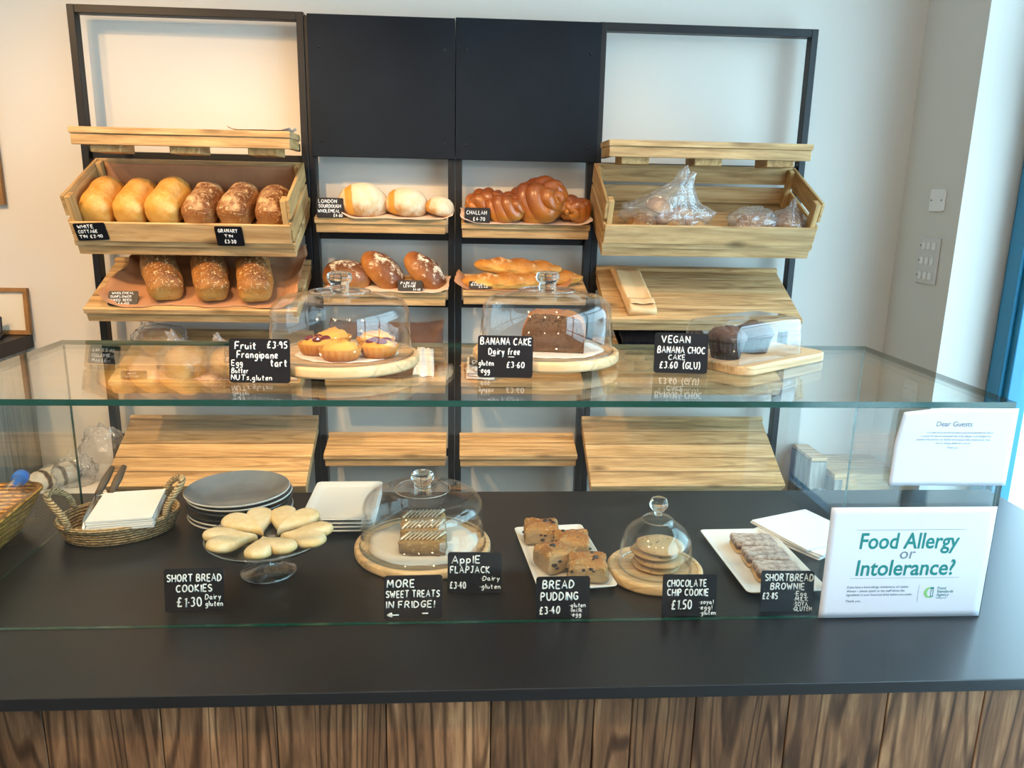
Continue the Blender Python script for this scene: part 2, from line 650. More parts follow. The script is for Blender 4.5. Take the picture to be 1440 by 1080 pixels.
M_['white_loaf'] = crust('white_tin_crust', (0.72, 0.44, 0.13), (0.71, 0.37, 0.065), (0.56, 0.22, 0.025), zlo=0.1, zhi=1.0, bump=0.25, flour=(0.80, 0.57, 0.25), flour_at=(0.50, 0.74), flour_scale=13)
M_['granary'] = crust('granary_crust', (0.50, 0.26, 0.09), (0.33, 0.13, 0.035), (0.17, 0.055, 0.016), fleck=(0.70, 0.50, 0.28), fl_scale=95, bump=0.7, flour=(0.66, 0.45, 0.24), flour_at=(0.56, 0.70), flour_scale=20)
M_['seedloaf'] = crust('seeded_crust', (0.64, 0.34, 0.09), (0.42, 0.17, 0.035), (0.11, 0.036, 0.012), fleck=(0.78, 0.58, 0.32), fl_scale=110, zlo=0.2, zhi=0.95, bump=0.7)
M_['sour'] = crust('sourdough_crust', (0.46, 0.21, 0.06), (0.62, 0.42, 0.22), (0.68, 0.50, 0.30), flour=(0.66, 0.56, 0.41), flour_at=(0.40, 0.60), flour_scale=30, slash=(-0.035, 0.014, 0.25, (0.58, 0.27, 0.045)), bump=0.4)
M_['levain'] = crust('levain_crust', (0.46, 0.20, 0.055), (0.30, 0.10, 0.025), (0.12, 0.036, 0.011), flour=(0.80, 0.70, 0.54), flour_at=(0.58, 0.66), flour_scale=38, bump=0.45, rough=0.42)
M_['challah'] = crust('challah_crust', (0.60, 0.25, 0.04), (0.42, 0.125, 0.018), (0.20, 0.048, 0.010), rough=0.28, zlo=0.15, zhi=0.95, bump=0.15, spec=0.5, coat=0.4)
M_['baguette'] = crust('baguette_crust', (0.72, 0.42, 0.11), (0.56, 0.25, 0.045), (0.32, 0.115, 0.022), flour=(0.80, 0.62, 0.36), flour_at=(0.56, 0.72), flour_scale=30, bump=0.4)
M_['roll'] = crust('granary_roll_crust', (0.52, 0.28, 0.10), (0.40, 0.18, 0.055), (0.26, 0.10, 0.03), fleck=(0.70, 0.50, 0.28), fl_scale=110, bump=0.6)
M_['cookie'] = crust('shortbread_bake', (0.66, 0.40, 0.13), (0.78, 0.55, 0.24), (0.80, 0.61, 0.32), bump=0.14, zlo=0.0, zhi=0.8, flour=(0.86, 0.75, 0.55), flour_at=(0.46, 0.74), flour_scale=34)
M_['choc_cookie'] = crust('choc_chip_bake', (0.40, 0.21, 0.08), (0.54, 0.33, 0.14), (0.62, 0.42, 0.20), fleck=(0.04, 0.016, 0.010), fl_scale=85, fl_at=(0.12, 0.22), bump=0.4, chips=True)
M_['pastry'] = crust('tart_pastry', (0.40, 0.13, 0.02), (0.54, 0.21, 0.035), (0.64, 0.30, 0.06), bump=0.2, zlo=0.1, zhi=0.9)
M_['frangipane'] = crust('frangipane_top', (0.78, 0.42, 0.07), (0.80, 0.46, 0.09), (0.52, 0.20, 0.03), bump=0.5, zlo=0.2, zhi=1.0)
M_['jam'] = plain('berry_jam', (0.15, 0.010, 0.018), 0.25, 0.5, var=0.5, vs=60, bump=0.4, bs=90)
M_['icing'] = plain('white_icing', (0.88, 0.82, 0.68), 0.5, 0.4)
M_['oat'] = crust('oat_flapjack', (0.15, 0.08, 0.034), (0.30, 0.17, 0.065), (0.44, 0.26, 0.095), fleck=(0.62, 0.42, 0.19), fl_scale=150, bump=0.8)
M_['pudding'] = crust('bread_pudding', (0.40, 0.28, 0.16), (0.52, 0.26, 0.075), (0.38, 0.12, 0.03), fleck=(0.76, 0.50, 0.22), fl_scale=120, zlo=0.55, zhi=1.0, bump=0.9)
M_['raisin'] = plain('raisin', (0.02, 0.012, 0.012), 0.4, 0.4)
M_['brownie'] = crust('brownie_bake', (0.10, 0.042, 0.022), (0.15, 0.068, 0.040), (0.19, 0.09, 0.055), flour=(0.74, 0.63, 0.56), flour_at=(0.42, 0.70), flour_scale=75, bump=0.6)
M_['shortbase'] = plain('shortbread_base', (0.62, 0.38, 0.16), 0.7, 0.2, var=0.2, vs=60)
M_['cakecrumb'] = crust('banana_cake_crumb', (0.13, 0.062, 0.026), (0.17, 0.082, 0.036), (0.21, 0.105, 0.045), fleck=(0.045, 0.019, 0.008), fl_scale=170, bump=0.9, rough=0.85, spec=0.1)
M_['cakecrust'] = crust('banana_cake_crust', (0.20, 0.07, 0.022), (0.32, 0.115, 0.03), (0.44, 0.17, 0.04), bump=0.9, fleck=(0.55, 0.26, 0.08), fl_scale=90)
M_['muffin'] = crust('chocolate_muffin', (0.040, 0.018, 0.011), (0.075, 0.032, 0.018), (0.13, 0.055, 0.028), bump=0.9, rough=0.5)
M_['muffin_case'] = plain('muffin_case', (0.022, 0.012, 0.01), 0.6, 0.3)
M_['stripe'] = None


def stripes(name):
    n = NT(name)
    v = n.coords('Object', (1, 1, 1))
    w = n.n('TexWave', wave_type='BANDS', bands_direction='X')
    n.put(w.inputs['Vector'], v)
    w.inputs['Scale'].default_value = 5.5
    w.inputs['Distortion'].default_value = 1.5
    n.set(Base_Color=n.ramp(w.outputs['Fac'], [(0.08, (0.10, 0.065, 0.04)), (0.16, (0.42, 0.28, 0.16)), (0.30, (0.78, 0.70, 0.58))]), Roughness=0.8)
    return n.m


M_['stripe'] = stripes('striped_cloth')

# ---------------------------------------------------------------- room
WX = 1.612     # face of the right-hand wall
BY = 1.70      # face of the back wall


def room():
    struct(MB().box(-3.2, 2.1, BY, BY + 0.15, 0, 3.1).build('wall_back', M_['wall']))
    w = MB()
    w.box(WX, 1.87, 1.34, BY, 0, 3.1)
    w.box(WX, 1.87, -3.0, 1.34, 2.72, 3.1)
    w.box(WX, 1.87, -4.2, -3.0, 0, 3.1)
    struct(w.build('wall_right', M_['wall']))
    struct(MB().box(-3.35, -3.2, -4.2, BY + 0.15, 0, 3.1).build('wall_left', M_['wall']))
    struct(MB().box(-3.2, WX, -4.2, -4.0, 0, 3.1).build('wall_front', M_['wall']))
    struct(MB().box(-3.35, 2.1, -4.2, BY + 0.15, 3.1, 3.2).build('ceiling', M_['ceil']))
    struct(MB().box(-3.35, 1.87, -4.2, BY + 0.15, -0.1, 0).build('floor', M_['floor']))
    struct(MB().box(1.87, 14, -14, 14, -0.2, -0.06).build('pavement', M_['pavement']))
    # shop window in the right-hand wall: blue frame and clear panes
    win = MB()
    for (y0, y1) in ((1.225, 1.34), (-0.46, -0.38), (-1.75, -1.67), (-3.0, -2.9)):
        win.box(1.80, 1.87, y0, y1, 0, 2.72)
        win.box(1.785, 1.80, y0 + 0.025, y1 - 0.025, 0, 2.72)
    for (z0, z1) in ((0.0, 0.10), (2.1, 2.17), (2.64, 2.72)):
        win.box(1.805, 1.865, -2.9, 1.225, z0, z1)
    wo = struct(win.build('window_1', M_['blue'], bevel=0.004))
    MB().box(1.832, 1.838, -2.9, 1.225, 0.1, 2.64).build('glass', M_['winglass'], wo)


room()


# ---------------------------------------------------------------- wall fittings
def fittings():
    t = thing('wall_plate', 'white blank switch plate on the right wall, above the larger metal plate', 'switch', (WX - 0.001, 1.467, 1.637))
    MB().prism(rrect(0.082, 0.076, 0.006), 0, 0.009, Matrix.Rotation(R(90), 4, 'Y') @ Matrix.Rotation(R(90), 4, 'Z') @ Matrix.Scale(-1, 4, (0, 0, 1))).build('plate', M_['outlet'], t, bevel=0.002)
    for dy in (-0.029, 0.029):
        MB().tube([(-0.0085, dy, 0), (-0.0105, dy, 0)], 0.0025, 10).build('screw', M_['screw'], t)
    t = thing('socket_panel', 'tall brushed metal multi gang socket panel low on the right wall', 'socket', (WX - 0.001, 1.474, 1.428))
    MB().box(-0.008, 0, -0.058, 0.058, -0.081, 0.081).build('plate', M_['outlet_steel'], t, bevel=0.003)
    for k in range(3):
        z = 0.052 - k * 0.052
        mb = MB()
        for dy in (-0.03, 0.0, 0.03):
            mb.box(-0.012, -0.008, dy - 0.009, dy + 0.009, z - 0.013, z + 0.013)
        mb.build('switch_row', M_['outlet'], t, bevel=0.0015)
        MB().tube([(-0.008, 0.05, z), (-0.010, 0.05, z)], 0.002, 8).build('screw', M_['screw'], t)


fittings()


# ---------------------------------------------------------------- steel shelving frames
PY0, PY1 = 1.60, 1.64


def frame(label, x0, x1, ztop, rails, board=None):
    t = thing('shelving_frame', label, 'shelving', ((x0 + x1) / 2, 1.62, 0), group=None)
    cx = (x0 + x1) / 2
    hw = (x1 - x0) / 2
    for s in (-1, 1):
        a, b = (-hw, -hw + 0.024) if s < 0 else (hw - 0.024, hw)
        MB().box(a, b, -0.02, 0.02, 0, ztop).build('post', M_['steel'], t, bevel=0.002)
    MB().box(-hw + 0.024, hw - 0.024, -0.02, 0.02, ztop - 0.026, ztop).build('top_rail', M_['steel'], t, bevel=0.002)
    for z in rails:
        MB().box(-hw + 0.024, hw - 0.024, 0.0, 0.02, z - 0.026, z).build('cross_rail', M_['steel'], t, bevel=0.002)
    if board:
        z0, z1, xa, xb = board
        MB().box(xa - cx, xb - cx, -0.034, -0.0205, z0, z1).build('chalkboard', M_['chalk'], t, bevel=0.002)
        for bx in (xa + 0.035, xb - 0.035):
            for bz in (z0 + 0.05, z1 - 0.10):
                MB().lathe([(0, 0.004), (0.003, 0.0035), (0.0045, 0.001), (0.0045, 0)], 12, Matrix.Translation((bx - cx, -0.034, bz)) @ Matrix.Rotation(R(90), 4, 'X')).build('bolt', M_['screw'], t, True)
    return t


frame('black steel shelving frame at the left, holding the tin loaves', -1.321, -0.5655, 2.20, (1.745, 1.50, 1.32, 1.08, 0.74))
frame('black steel shelving frame with chalkboard over the floured sourdough loaves', -0.5645, -0.0655, 2.19, (1.49, 1.25, 0.95, 0.68), (1.742, 2.193, -0.552, -0.066))
frame('black steel shelving frame with chalkboard over the glazed plaited loaves', -0.0645, 0.4215, 2.19, (1.48, 1.25, 0.95, 0.68), (1.742, 2.196, -0.0635, 0.428))
frame('black steel shelving frame at the right, nearest the window', 0.4225, 1.181, 2.20, (1.745, 1.50, 1.32, 1.08, 0.74))


# ---------------------------------------------------------------- wooden display shelves
SH = {}


def shelf(key, label, x0, x1, yf, zf, depth, tilt, planks, group=None, apron=0.032, battens=False, trim=True):
    """deck whose top front edge runs at (yf, zf); local +Y goes up the slope"""
    w = x1 - x0
    t = thing('display_shelf', label, 'shelf', ((x0 + x1) / 2, yf, zf), (R(tilt), 0, 0), group)
    SH[key] = (Matrix.Translation((0, yf, zf)) @ Matrix.Rotation(R(tilt), 4, 'X'), R(tilt))
    mb = MB()
    pw = depth / planks
    for k in range(planks):
        mb.box(-w / 2, w / 2, k * pw + (0.0014 if k else 0), (k + 1) * pw - 0.0014, -0.019, 0)
    mb.build('deck', M_['pine'], t, bevel=0.0015, seg=1)
    if trim and tilt > 9:
        MB().box(-w / 2, w / 2, depth - 0.018, depth, 0.0005, 0.012).build('back_lip', M_['pine'], t, bevel=0.001, seg=1)
    MB().box(-w / 2 + 0.003, w / 2 - 0.003, 0.006, 0.024, -0.0195 - apron, -0.0195).build('apron', M_['pine'], t, bevel=0.0015, seg=1)
    for s in (-1, 1):
        xa = s * (w / 2 - 0.012)
        MB().box(xa - 0.009, xa + 0.009, 0.0245, depth - 0.01, -0.0195 - apron * 0.9, -0.0195).build('side_rail', M_['pine_y'], t, bevel=0.0015, seg=1)
    if battens:
        for bx in (-w * 0.36, 0.0, w * 0.36):
            MB().box(bx - 0.045, bx + 0.045, 0.03, depth - 0.02, -0.072, -0.0195).build('batten', M_['pine_y'], t, bevel=0.002, seg=1)
        for bx in (-w * 0.25, w * 0.22):
            MB().tube([(bx, 0.05, -0.0195), (bx, 0.05, -0.050)], 0.006, 10).build('screw', M_['bracket'], t)
    # steel arms carrying the deck from the posts
    arm_z = -0.0195 - apron * 0.9
    for s in (-1, 1):
        xa = s * (w / 2 - 0.035)
        MB().box(xa - 0.006, xa + 0.006, depth * 0.45, (depth + 0.012 if tilt else 0.30), arm_z + 0.004, -0.0195).build('bracket', M_['steel'], t)
    return t


LX0, LX1 = -1.240, -0.570
RX0, RX1 = 0.413, 1.108
FY, D = 1.32, 0.312
shelf('A', 'pine shelf at the left, empty topmost level above the crate of tin loaves', -1.226, -0.567, FY, 1.802, 0.16, 0, 2, battens=True)
shelf('B', 'pine shelf carrying the crate of white and granary tin loaves', LX0 - 0.004, LX1 + 0.004, FY, 1.463, D, 25, 4)
shelf('C', 'sloping pine shelf with three seeded tin loaves on brown paper', LX0, LX1, FY, 1.249, D, 25, 4)
shelf('D', 'sloping pine shelf seen through glass, holding bagged pale round loaves', LX0 + 0.054, LX1, FY, 1.012, D, 22, 4)
shelf('E', 'bare sloping pine shelf behind the grey dinner plates', LX0, LX1 + 0.003, FY, 0.651, D + 0.012, 30, 5)
shelf('RA', 'empty pine shelf at the right, topmost level above the slatted crate', 0.421, 1.082, FY, 1.802, 0.16, 0, 2, battens=True)
shelf('RB', 'pine shelf carrying the slatted crate of bagged rolls', RX0, RX1 + 0.005, FY, 1.482, D, 25, 4)
shelf('RC', 'sloping pine shelf with one folded brown paper bag', RX0 + 0.03, RX1, FY, 1.234, D, 27, 5)
shelf('RD', 'sloping pine shelf with black lidded clear pastry boxes', RX0 + 0.03, RX1 - 0.045, FY, 1.016, D, 18, 4)
shelf('RE', 'bare sloping pine shelf near the window, behind the cookie dome', RX0, RX1, FY, 0.645, D + 0.012, 31, 5)
CX0, CX1, DX0, DX1 = -0.530, -0.094, -0.042, 0.395
CD, CT, CY = 0.140, 14, 1.46
shelf('c1', 'short pine shelf with floured sourdough loaves', CX0, CX1, CY, 1.541, CD, CT, 3)
shelf('c2', 'short pine shelf with dark brown levain loaves', CX0 + 0.015, CX1, CY, 1.297, CD, CT, 3)
shelf('c3', 'short pine shelf with brown paper behind the tart dome', CX0 + 0.015, CX1, CY, 0.986, CD, CT, 3)
shelf('c4', 'bare short pine shelf behind the glass case, left of the centre post', CX0, CX1, CY, 0.713, CD, CT, 3)
shelf('d1', 'short pine shelf with glazed plaited loaves', DX0, DX1, CY, 1.531, CD, CT, 3)
shelf('d2', 'short pine shelf with long baguettes', DX0 + 0.005, DX1, CY, 1.304, CD, CT, 3)
shelf('d3', 'short pine shelf with a paper bag stack behind the banana cake', DX0, DX1, CY, 0.982, CD, CT, 3)
shelf('d4', 'bare short pine shelf behind the glass case, right of the centre post', DX0 - 0.004, DX1 - 0.012, CY, 0.711, CD, CT, 3)


def on(key, x, d, h=0.0):
    return SH[key][0] @ Vector((x, d, h))


def crate(label, key, x0, x1, depth, lined=False):
    w = x1 - x0
    M, tl = SH[key]
    t = thing('bread_crate', label, 'crate', on(key, (x0 + x1) / 2, 0.004, 0.0005), (tl, 0, 0))
    mb = MB()
    pw = depth / 5
    for k in range(5):
        mb.box(-w / 2, w / 2, k * pw + 0.001, (k + 1) * pw - 0.001, 0, 0.010)
    mb.build('base_slats', M_['pine'], t, bevel=0.001, seg=1)
    MB().box(-w / 2 - 0.004, w / 2 + 0.004, -0.010, 0.0, 0.0, 0.064).build('front_slat', M_['pine'], t, bevel=0.0015, seg=1)
    for s in (-1, 1):
        xa, xb = sorted((s * w / 2, s * (w / 2 + 0.010)))
        for z0, z1 in ((0.006, 0.068), (0.080, 0.145)):
            MB().box(xa, xb, 0.001, depth, z0, z1).build('side_slat', M_['pine_y'], t, bevel=0.0015, seg=1)
        xi, xj = sorted((s * (w / 2 - 0.018), s * (w / 2 - 0.0005)))
        MB().box(xi, xj, 0.001, 0.036, 0.0105, 0.142).build('corner_post', M_['pine_z'], t, bevel=0.0015, seg=1)
        MB().box(xi, xj, depth - 0.036, depth - 0.0115, 0.0105, 0.142).build('corner_post', M_['pine_z'], t, bevel=0.0015, seg=1)
    for z0, z1 in ((0.012, 0.070), (0.084, 0.145)):
        MB().box(-w / 2, w / 2, depth - 0.011, depth, z0, z1).build('back_slat', M_['pine'], t, bevel=0.0015, seg=1)
    return t


crate('pine crate lined with brown paper, full of tin loaves', 'B', LX0 + 0.006, LX1 - 0.008, 0.29)
crate('slatted pine crate holding plastic bags of seeded rolls', 'RB', RX0 + 0.006, RX1 - 0.004, 0.29)


def sheet(name, label, cat, mat, key, x0, x1, d0, d1, h=0.002, amp=0.004, back=0.0, seed=1.0, curl=0.0, nu=36, nv=28, group=None, drop=0.0):
    """loose sheet of paper lying up the slope, optionally rising at the back, crumpled at the edges"""
    M, tl = SH[key]
    w = x1 - x0
    mb = MB()
    L = d1 - d0 + back

    def fn(u, v):
        x = (u - 0.5) * w
        s = v * L
        if s < d1 - d0:
            y, z = s, 0.0
        else:
            k = (s - (d1 - d0))
            y, z = (d1 - d0) + k * 0.12, k * 0.98
        e = max(abs(u - 0.5) * 2 - 0.75, 0) * 4
        nz = fbm((x, s, 0), 14, seed) * amp
        z += abs(nz) * (0.4 + 1.6 * e) + h + curl * e * e
        if drop and v < 0.12:
            q = 1 - v / 0.12
            y -= 0.012 * q
            z += 0.003 * sin(u * 31 + seed) * q - drop * q * q * 0.0
        y += fbm((x, s, 3), 9, seed) * amp * 1.2
        x += fbm((x, s, 7), 8, seed) * amp * 1.5
        return (x, y, z)
    mb.grid(fn, nu, nv)
    o = mb.build(name, mat, None, True, solid=0.0005)
    place(o, on(key, (x0 + x1) / 2, d0), (tl, 0, 0))
    return tag(o, label, cat, group)


sheet('paper_liner', 'pale buff paper lying on the topmost left shelf', 'paper', M_['pinkpaper'], 'A', -0.755, -0.572, 0.01, 0.14, 0.003, 0.006, 0.0, 11.0, 0.006)
sheet('paper_liner', 'brown paper lining the back and base of the tin loaf crate', 'paper', M_['kraft'], 'B', LX0 + 0.028, LX1 - 0.030, 0.03, 0.262, 0.014, 0.002, 0.125, 2.0)
sheet('paper_liner', 'large crumpled brown paper under the three seeded loaves', 'paper', M_['kraft'], 'C', LX0 + 0.06, LX1 + 0.0, 0.012, 0.285, 0.002, 0.014, 0.05, 3.0, 0.03)
sheet('paper_liner', 'strip of buff paper under the bagged pale round loaves', 'paper', M_['pinkpaper'], 'D', LX0 + 0.10, LX1 - 0.01, 0.01, 0.24, 0.002, 0.004, 0.0, 4.0)
sheet('paper_liner', 'buff paper under the floured sourdough loaves, edge turned up at right', 'paper', M_['pinkpaper'], 'c1', CX0 + 0.10, CX1 + 0.02, -0.006, 0.13, 0.002, 0.007, 0.0, 5.0, 0.012)
sheet('paper_liner', 'buff paper under the dark levain loaves with a frilled edge', 'paper', M_['pinkpaper'], 'c2', CX0 + 0.03, CX1 + 0.01, -0.008, 0.13, 0.002, 0.006, 0.0, 6.0, 0.012)
sheet('paper_liner', 'dark brown paper rising behind the tart dome', 'paper', M_['dark_paper'], 'c3', CX0 + 0.03, CX1 - 0.01, 0.02, 0.11, 0.002, 0.012, 0.17, 7.0, 0.012)
sheet('paper_liner', 'buff paper under the plaited loaves, corner hanging at right', 'paper', M_['pinkpaper'], 'd1', DX0 + 0.0, DX1 + 0.004, -0.008, 0.13, 0.002, 0.006, 0.0, 8.0, 0.016)
sheet('paper_liner', 'brown paper under the baguettes, crumpled up at its left end', 'paper', M_['kraft'], 'd2', DX0 - 0.016, DX1 - 0.05, 0.004, 0.13, 0.002, 0.008, 0.0, 9.0, 0.03)


# ---------------------------------------------------------------- loaves
def tin_loaf(name, label, cat, mat, loc, rot, w, l, h, seed, group=None, dome=0.30, squash=1.0):
    mb = MB()

    def fn(d):
        e = 0.34
        x, y, z = spow(d.x, e), spow(d.y, e), spow(d.z, 0.55)
        k = max(abs(x), abs(y), 1e-6)
        rr = math.hypot(d.x, d.y)
        sq = 1.0 if rr < 1e-6 else min(1.0, rr ** 0.45)
        x, y = spow(d.x / max(rr, 1e-6), 0.42) * sq, spow(d.y / max(rr, 1e-6), 0.42) * sq
        zz = (z + 1) / 2
        flare = 0.90 + 0.13 * min(zz * 1.3, 1) - (0.05 if zz > 0.9 else 0)
        px, py = x * w / 2 * flare, y * l / 2 * (0.95 + 0.05 * zz)
        base = zz * h * (1 - dome)
        cap = dome * h * max(0, 1 - (abs(x) ** 2.2)) * (1 - 0.35 * abs(y) ** 3) * max(0, zz - 0.15) / 0.85
        p = Vector((px, py, base + cap))
        nn = fbm(p, 16, seed) * 0.005 + fbm(p, 45, seed) * 0.0014
        return p + Vector((d.x, d.y, max(d.z, 0))) * nn
    mb.blob(fn, 56, 36)
    o = mb.build(name, mat, None, True)
    place(o, loc, rot)
    return tag(o, label, cat, group)


tl = SH['B'][1]
for k, (x, w, h) in enumerate(((-1.188, 0.104, 0.112), (-1.084, 0.100, 0.110), (-0.978, 0.106, 0.114))):
    tin_loaf('tin_loaf', ('white tin loaf with golden top, leftmost in the lined crate', 'white tin loaf in the lined crate, between two other white loaves',
                          'white tin loaf in the lined crate, right beside the first dark granary loaf')[k], 'bread', M_['white_loaf'], on('B', x, 0.142, 0.0155), (tl, 0, R((3, 1, -3)[k])), w, 0.20, h, k + 1.5, 'white tin loaves in the crate')
for k, (x, w, h) in enumerate(((-0.868, 0.104, 0.102), (-0.757, 0.106, 0.105), (-0.650, 0.102, 0.102))):
    tin_loaf('tin_loaf', ('dark granary tin loaf in the lined crate, touching the white loaves', 'dark granary tin loaf in the lined crate, behind the granary price tag',
                          'dark granary tin loaf at the right end of the lined crate')[k], 'bread', M_['granary'], on('B', x, 0.138, 0.0155), (tl, 0, R((-4, -3, 2)[k])), w, 0.19, h, k + 7.5, 'granary tin loaves in the crate')
tl = SH['C'][1]
for k, (x, d, yw) in enumerate(((-1.032, 0.132, 28), (-0.874, 0.130, 21), (-0.728, 0.126, 16))):
    tin_loaf('tin_loaf', ('seeded tin loaf on brown paper, leftmost of the three beside its black tag', 'seeded tin loaf on brown paper, middle of the three',
                          'seeded tin loaf on brown paper, rightmost of the three and half behind the tart dome')[k], 'bread', M_['seedloaf'], on('C', x, d, 0.005), (tl, 0, R(yw)), 0.110, 0.230, 0.108, k + 12.3, 'seeded tin loaves on the sloping shelf')


def round_loaf(name, label, cat, mat, loc, rot, rx, ry, rz, seed, group=None, flat=0.35, amp=0.05, parent=None):
    mb = MB()

    def fn(d):
        p = Vector((d.x * rx, d.y * ry, d.z * rz))
        p *= 1 + amp * fbm(d, 1.7, seed) + 0.012 * fbm(d, 9, seed)
        if p.z < -rz * flat:
            p.z = -rz * flat + (p.z + rz * flat) * 0.12
        return p + Vector((0, 0, rz * flat + 0.12 * rz * (1 - flat)))
    mb.blob(fn, 48, 30)
    o = mb.build(name, mat, parent, True)
    place(o, loc, rot)
    if parent is None:
        tag(o, label, cat, group)
    return o


tl = SH['c1'][1]
round_loaf('sourdough_loaf', 'large floured sourdough loaf with orange slash, beside its tag', 'bread', M_['sour'], on('c1', -0.377, 0.066, 0.006), (R(20), R(6), R(6)), 0.084, 0.068, 0.068, 21.0, 'floured sourdough loaves')
round_loaf('sourdough_loaf', 'middle-sized floured sourdough loaf between the large and small ones', 'bread', M_['sour'], on('c1', -0.230, 0.066, 0.006), (R(16), R(6), R(-4)), 0.073, 0.064, 0.058, 22.0, 'floured sourdough loaves')
round_loaf('sourdough_loaf', 'small floured sourdough loaf at the right end of its shelf', 'bread', M_['sour'], on('c1', -0.118, 0.050, 0.008), (R(10), R(14), R(-12)), 0.048, 0.050, 0.040, 23.0, 'floured sourdough loaves')
round_loaf('levain_loaf', 'dark levain loaf lying flat, leftmost above the tart dome knob', 'bread', M_['levain'], on('c2', -0.438, 0.062, 0.005), (R(16), R(6), 0), 0.084, 0.060, 0.060, 31.0, 'dark levain loaves')
round_loaf('levain_loaf', 'dark levain loaf leaning sideways, middle of the three', 'bread', M_['levain'], on('c2', -0.304, 0.085, 0.050) + Vector((-0.024, 0, -0.024)), (R(25), R(42), 0), 0.088, 0.058, 0.055, 32.0, 'dark levain loaves')
round_loaf('levain_loaf', 'dark levain loaf leaning at the right, by its black price tag', 'bread', M_['levain'], on('c2', -0.161, 0.085, 0.050) + Vector((-0.022, 0, -0.024)), (R(25), R(44), 0), 0.088, 0.056, 0.052, 33.0, 'dark levain loaves')


def plait(label, loc, rot, L, r, seed, group):
    mb = MB()
    turns = 1.5
    for k in range(3):
        pts, rs = [], []
        for i in range(61):
            t = i / 60
            a = 2 * pi * turns * t + 2 * pi * k / 3
            env = sin(pi * min(max(t, 0.0), 1.0)) ** 0.45 if 0 < t < 1 else 0.0
            pts.append(((t - 0.5) * L, r * 1.05 * env * sin(a), r * 0.85 + r * 0.62 * env * sin(2 * a) + r * 0.30 * env))
            rs.append(max(0.003, r * (0.16 + 0.60 * env) * (1 + 0.22 * cos(2 * a + 0.6) * env)))
        mb.tube(pts, rs, 16)
    o = mb.build('plaited_loaf', M_['challah'], None, True)
    place(o, loc, rot)
    return tag(o, label, 'bread', group)


plait('glazed plaited loaf partly hidden behind the challah tag', on('d1', 0.050, 0.095, 0.006), (R(14), 0, R(15)), 0.15, 0.036, 1, 'glazed plaited loaves')
plait('glazed plaited loaf just right of the challah tag, low and end on', on('d1', 0.112, 0.045, 0.006), (R(14), 0, R(-30)), 0.14, 0.036, 2, 'glazed plaited loaves')
plait('largest glazed plaited loaf, sitting highest in the middle of its shelf', on('d1', 0.235, 0.075, 0.002), (R(18), R(0), R(-48)), 0.19, 0.056, 3, 'glazed plaited loaves')
plait('small glazed plaited loaf at the right end of its shelf', on('d1', 0.340, 0.05, 0.006), (R(14), 0, R(65)), 0.12, 0.033, 4, 'glazed plaited loaves')


def baguette(label, loc, rot, L, r, seed):
    mb = MB()

    def fn(d):
        rr = max(math.hypot(d.y, d.z), 1e-6)
        th = math.atan2(rr, d.x)
        x = -cos(th) * L / 2
        t = x / (L / 2)
        rad = r * max(0, 1 - abs(t) ** 2.6) ** 0.5
        y, z = d.y / rr * rad, d.z / rr * rad
        p = Vector((-x, y * 1.1, z))
        slash = 0.14 * sin((p.x * 0.8 + p.y * 0.9) * 2 * pi / 0.062)
        q = 1 + 0.07 * fbm(p, 22, seed) + (slash if z > 0 else 0)
        p.y *= q
        p.z *= q
        p.z = max(p.z, -r * 0.55) + r * 0.55
        p.y += 0.012 * (t * t)
        return p
    mb.blob(fn, 64, 40)
    o = mb.build('baguette', M_['baguette'], None, True)
    place(o, loc, rot)
    return tag(o, label, 'bread', 'baguettes on the short shelf')


# long axis is the blob's local X
baguette('golden baguette lying on top of the other two', on('d2', 0.155, 0.080, 0.040), (R(14), R(2), R(-6)), 0.31, 0.031, 41)
baguette('golden baguette at the front of its shelf, behind the small black tag', on('d2', 0.110, 0.036, 0.005), (R(14), R(-2), R(-4)), 0.30, 0.030, 42)
baguette('golden baguette underneath the top one, its end poking out at right', on('d2', 0.240, 0.088, 0.005), (R(14), R(1), R(-12)), 0.29, 0.030, 43)


# ---------------------------------------------------------------- plastic bags
def bag(name, label, loc, rot, sx, sy, sz, seed, knot=0.0, group=None, amp=0.16, lean=0.0):
    mb = MB()

    def fn(d):
        p = Vector((d.x * sx, d.y * sy, d.z * sz))
        q = 1 + amp * fbm(d, 2.2, seed, 4) + 0.13 * abs(fbm(d, 4.5, seed + 3))
        p *= q
        z = p.z / sz
        if knot and z > 0.45:
            k = min((z - 0.45) / 0.55, 1.2)
            s = 1 - 0.86 * (k ** 0.7) if k < 0.75 else 0.30 + 0.4 * (k - 0.75)
            p.x = p.x * max(s, 0.1) + lean * k
            p.y *= max(s, 0.1)
            p.z += knot * k
        p.z = max(p.z, -sz * 0.62)
        return p + Vector((0, 0, sz * 0.62))
    mb.blob(fn, 64, 44)
    o = mb.build(name, M_['bag'], None, True)
    place(o, loc, rot)
    return tag(o, label, 'bag', group)


tl = SH['RB'][1]
bag('plastic_bag', 'clear plastic bag of several seeded rolls, gathered to a peak', on('RB', 0.630, 0.095, 0.0135), (tl, 0, 0), 0.142, 0.075, 0.072, 51, 0.075, lean=0.05)
for k, (x, d, h, r) in enumerate(((0.550, 0.065, 0.016, 0.052), (0.640, 0.060, 0.030, 0.050), (0.605, 0.115, 0.050, 0.052), (0.715, 0.065, 0.016, 0.046), (0.690, 0.12, 0.018, 0.048))):
    round_loaf('seeded_roll', ('seeded roll at the left inside the peaked plastic bag', 'seeded roll at the front inside the peaked plastic bag', 'seeded roll on top inside the peaked plastic bag',
                               'seeded roll at the right inside the peaked plastic bag', 'seeded roll at the back inside the peaked plastic bag')[k],
               'bread', M_['roll'], on('RB', x, d, h), (tl, 0, R(40 * k)), r, r * 0.9, r * 0.74, 60 + k, 'seeded rolls in the peaked bag')
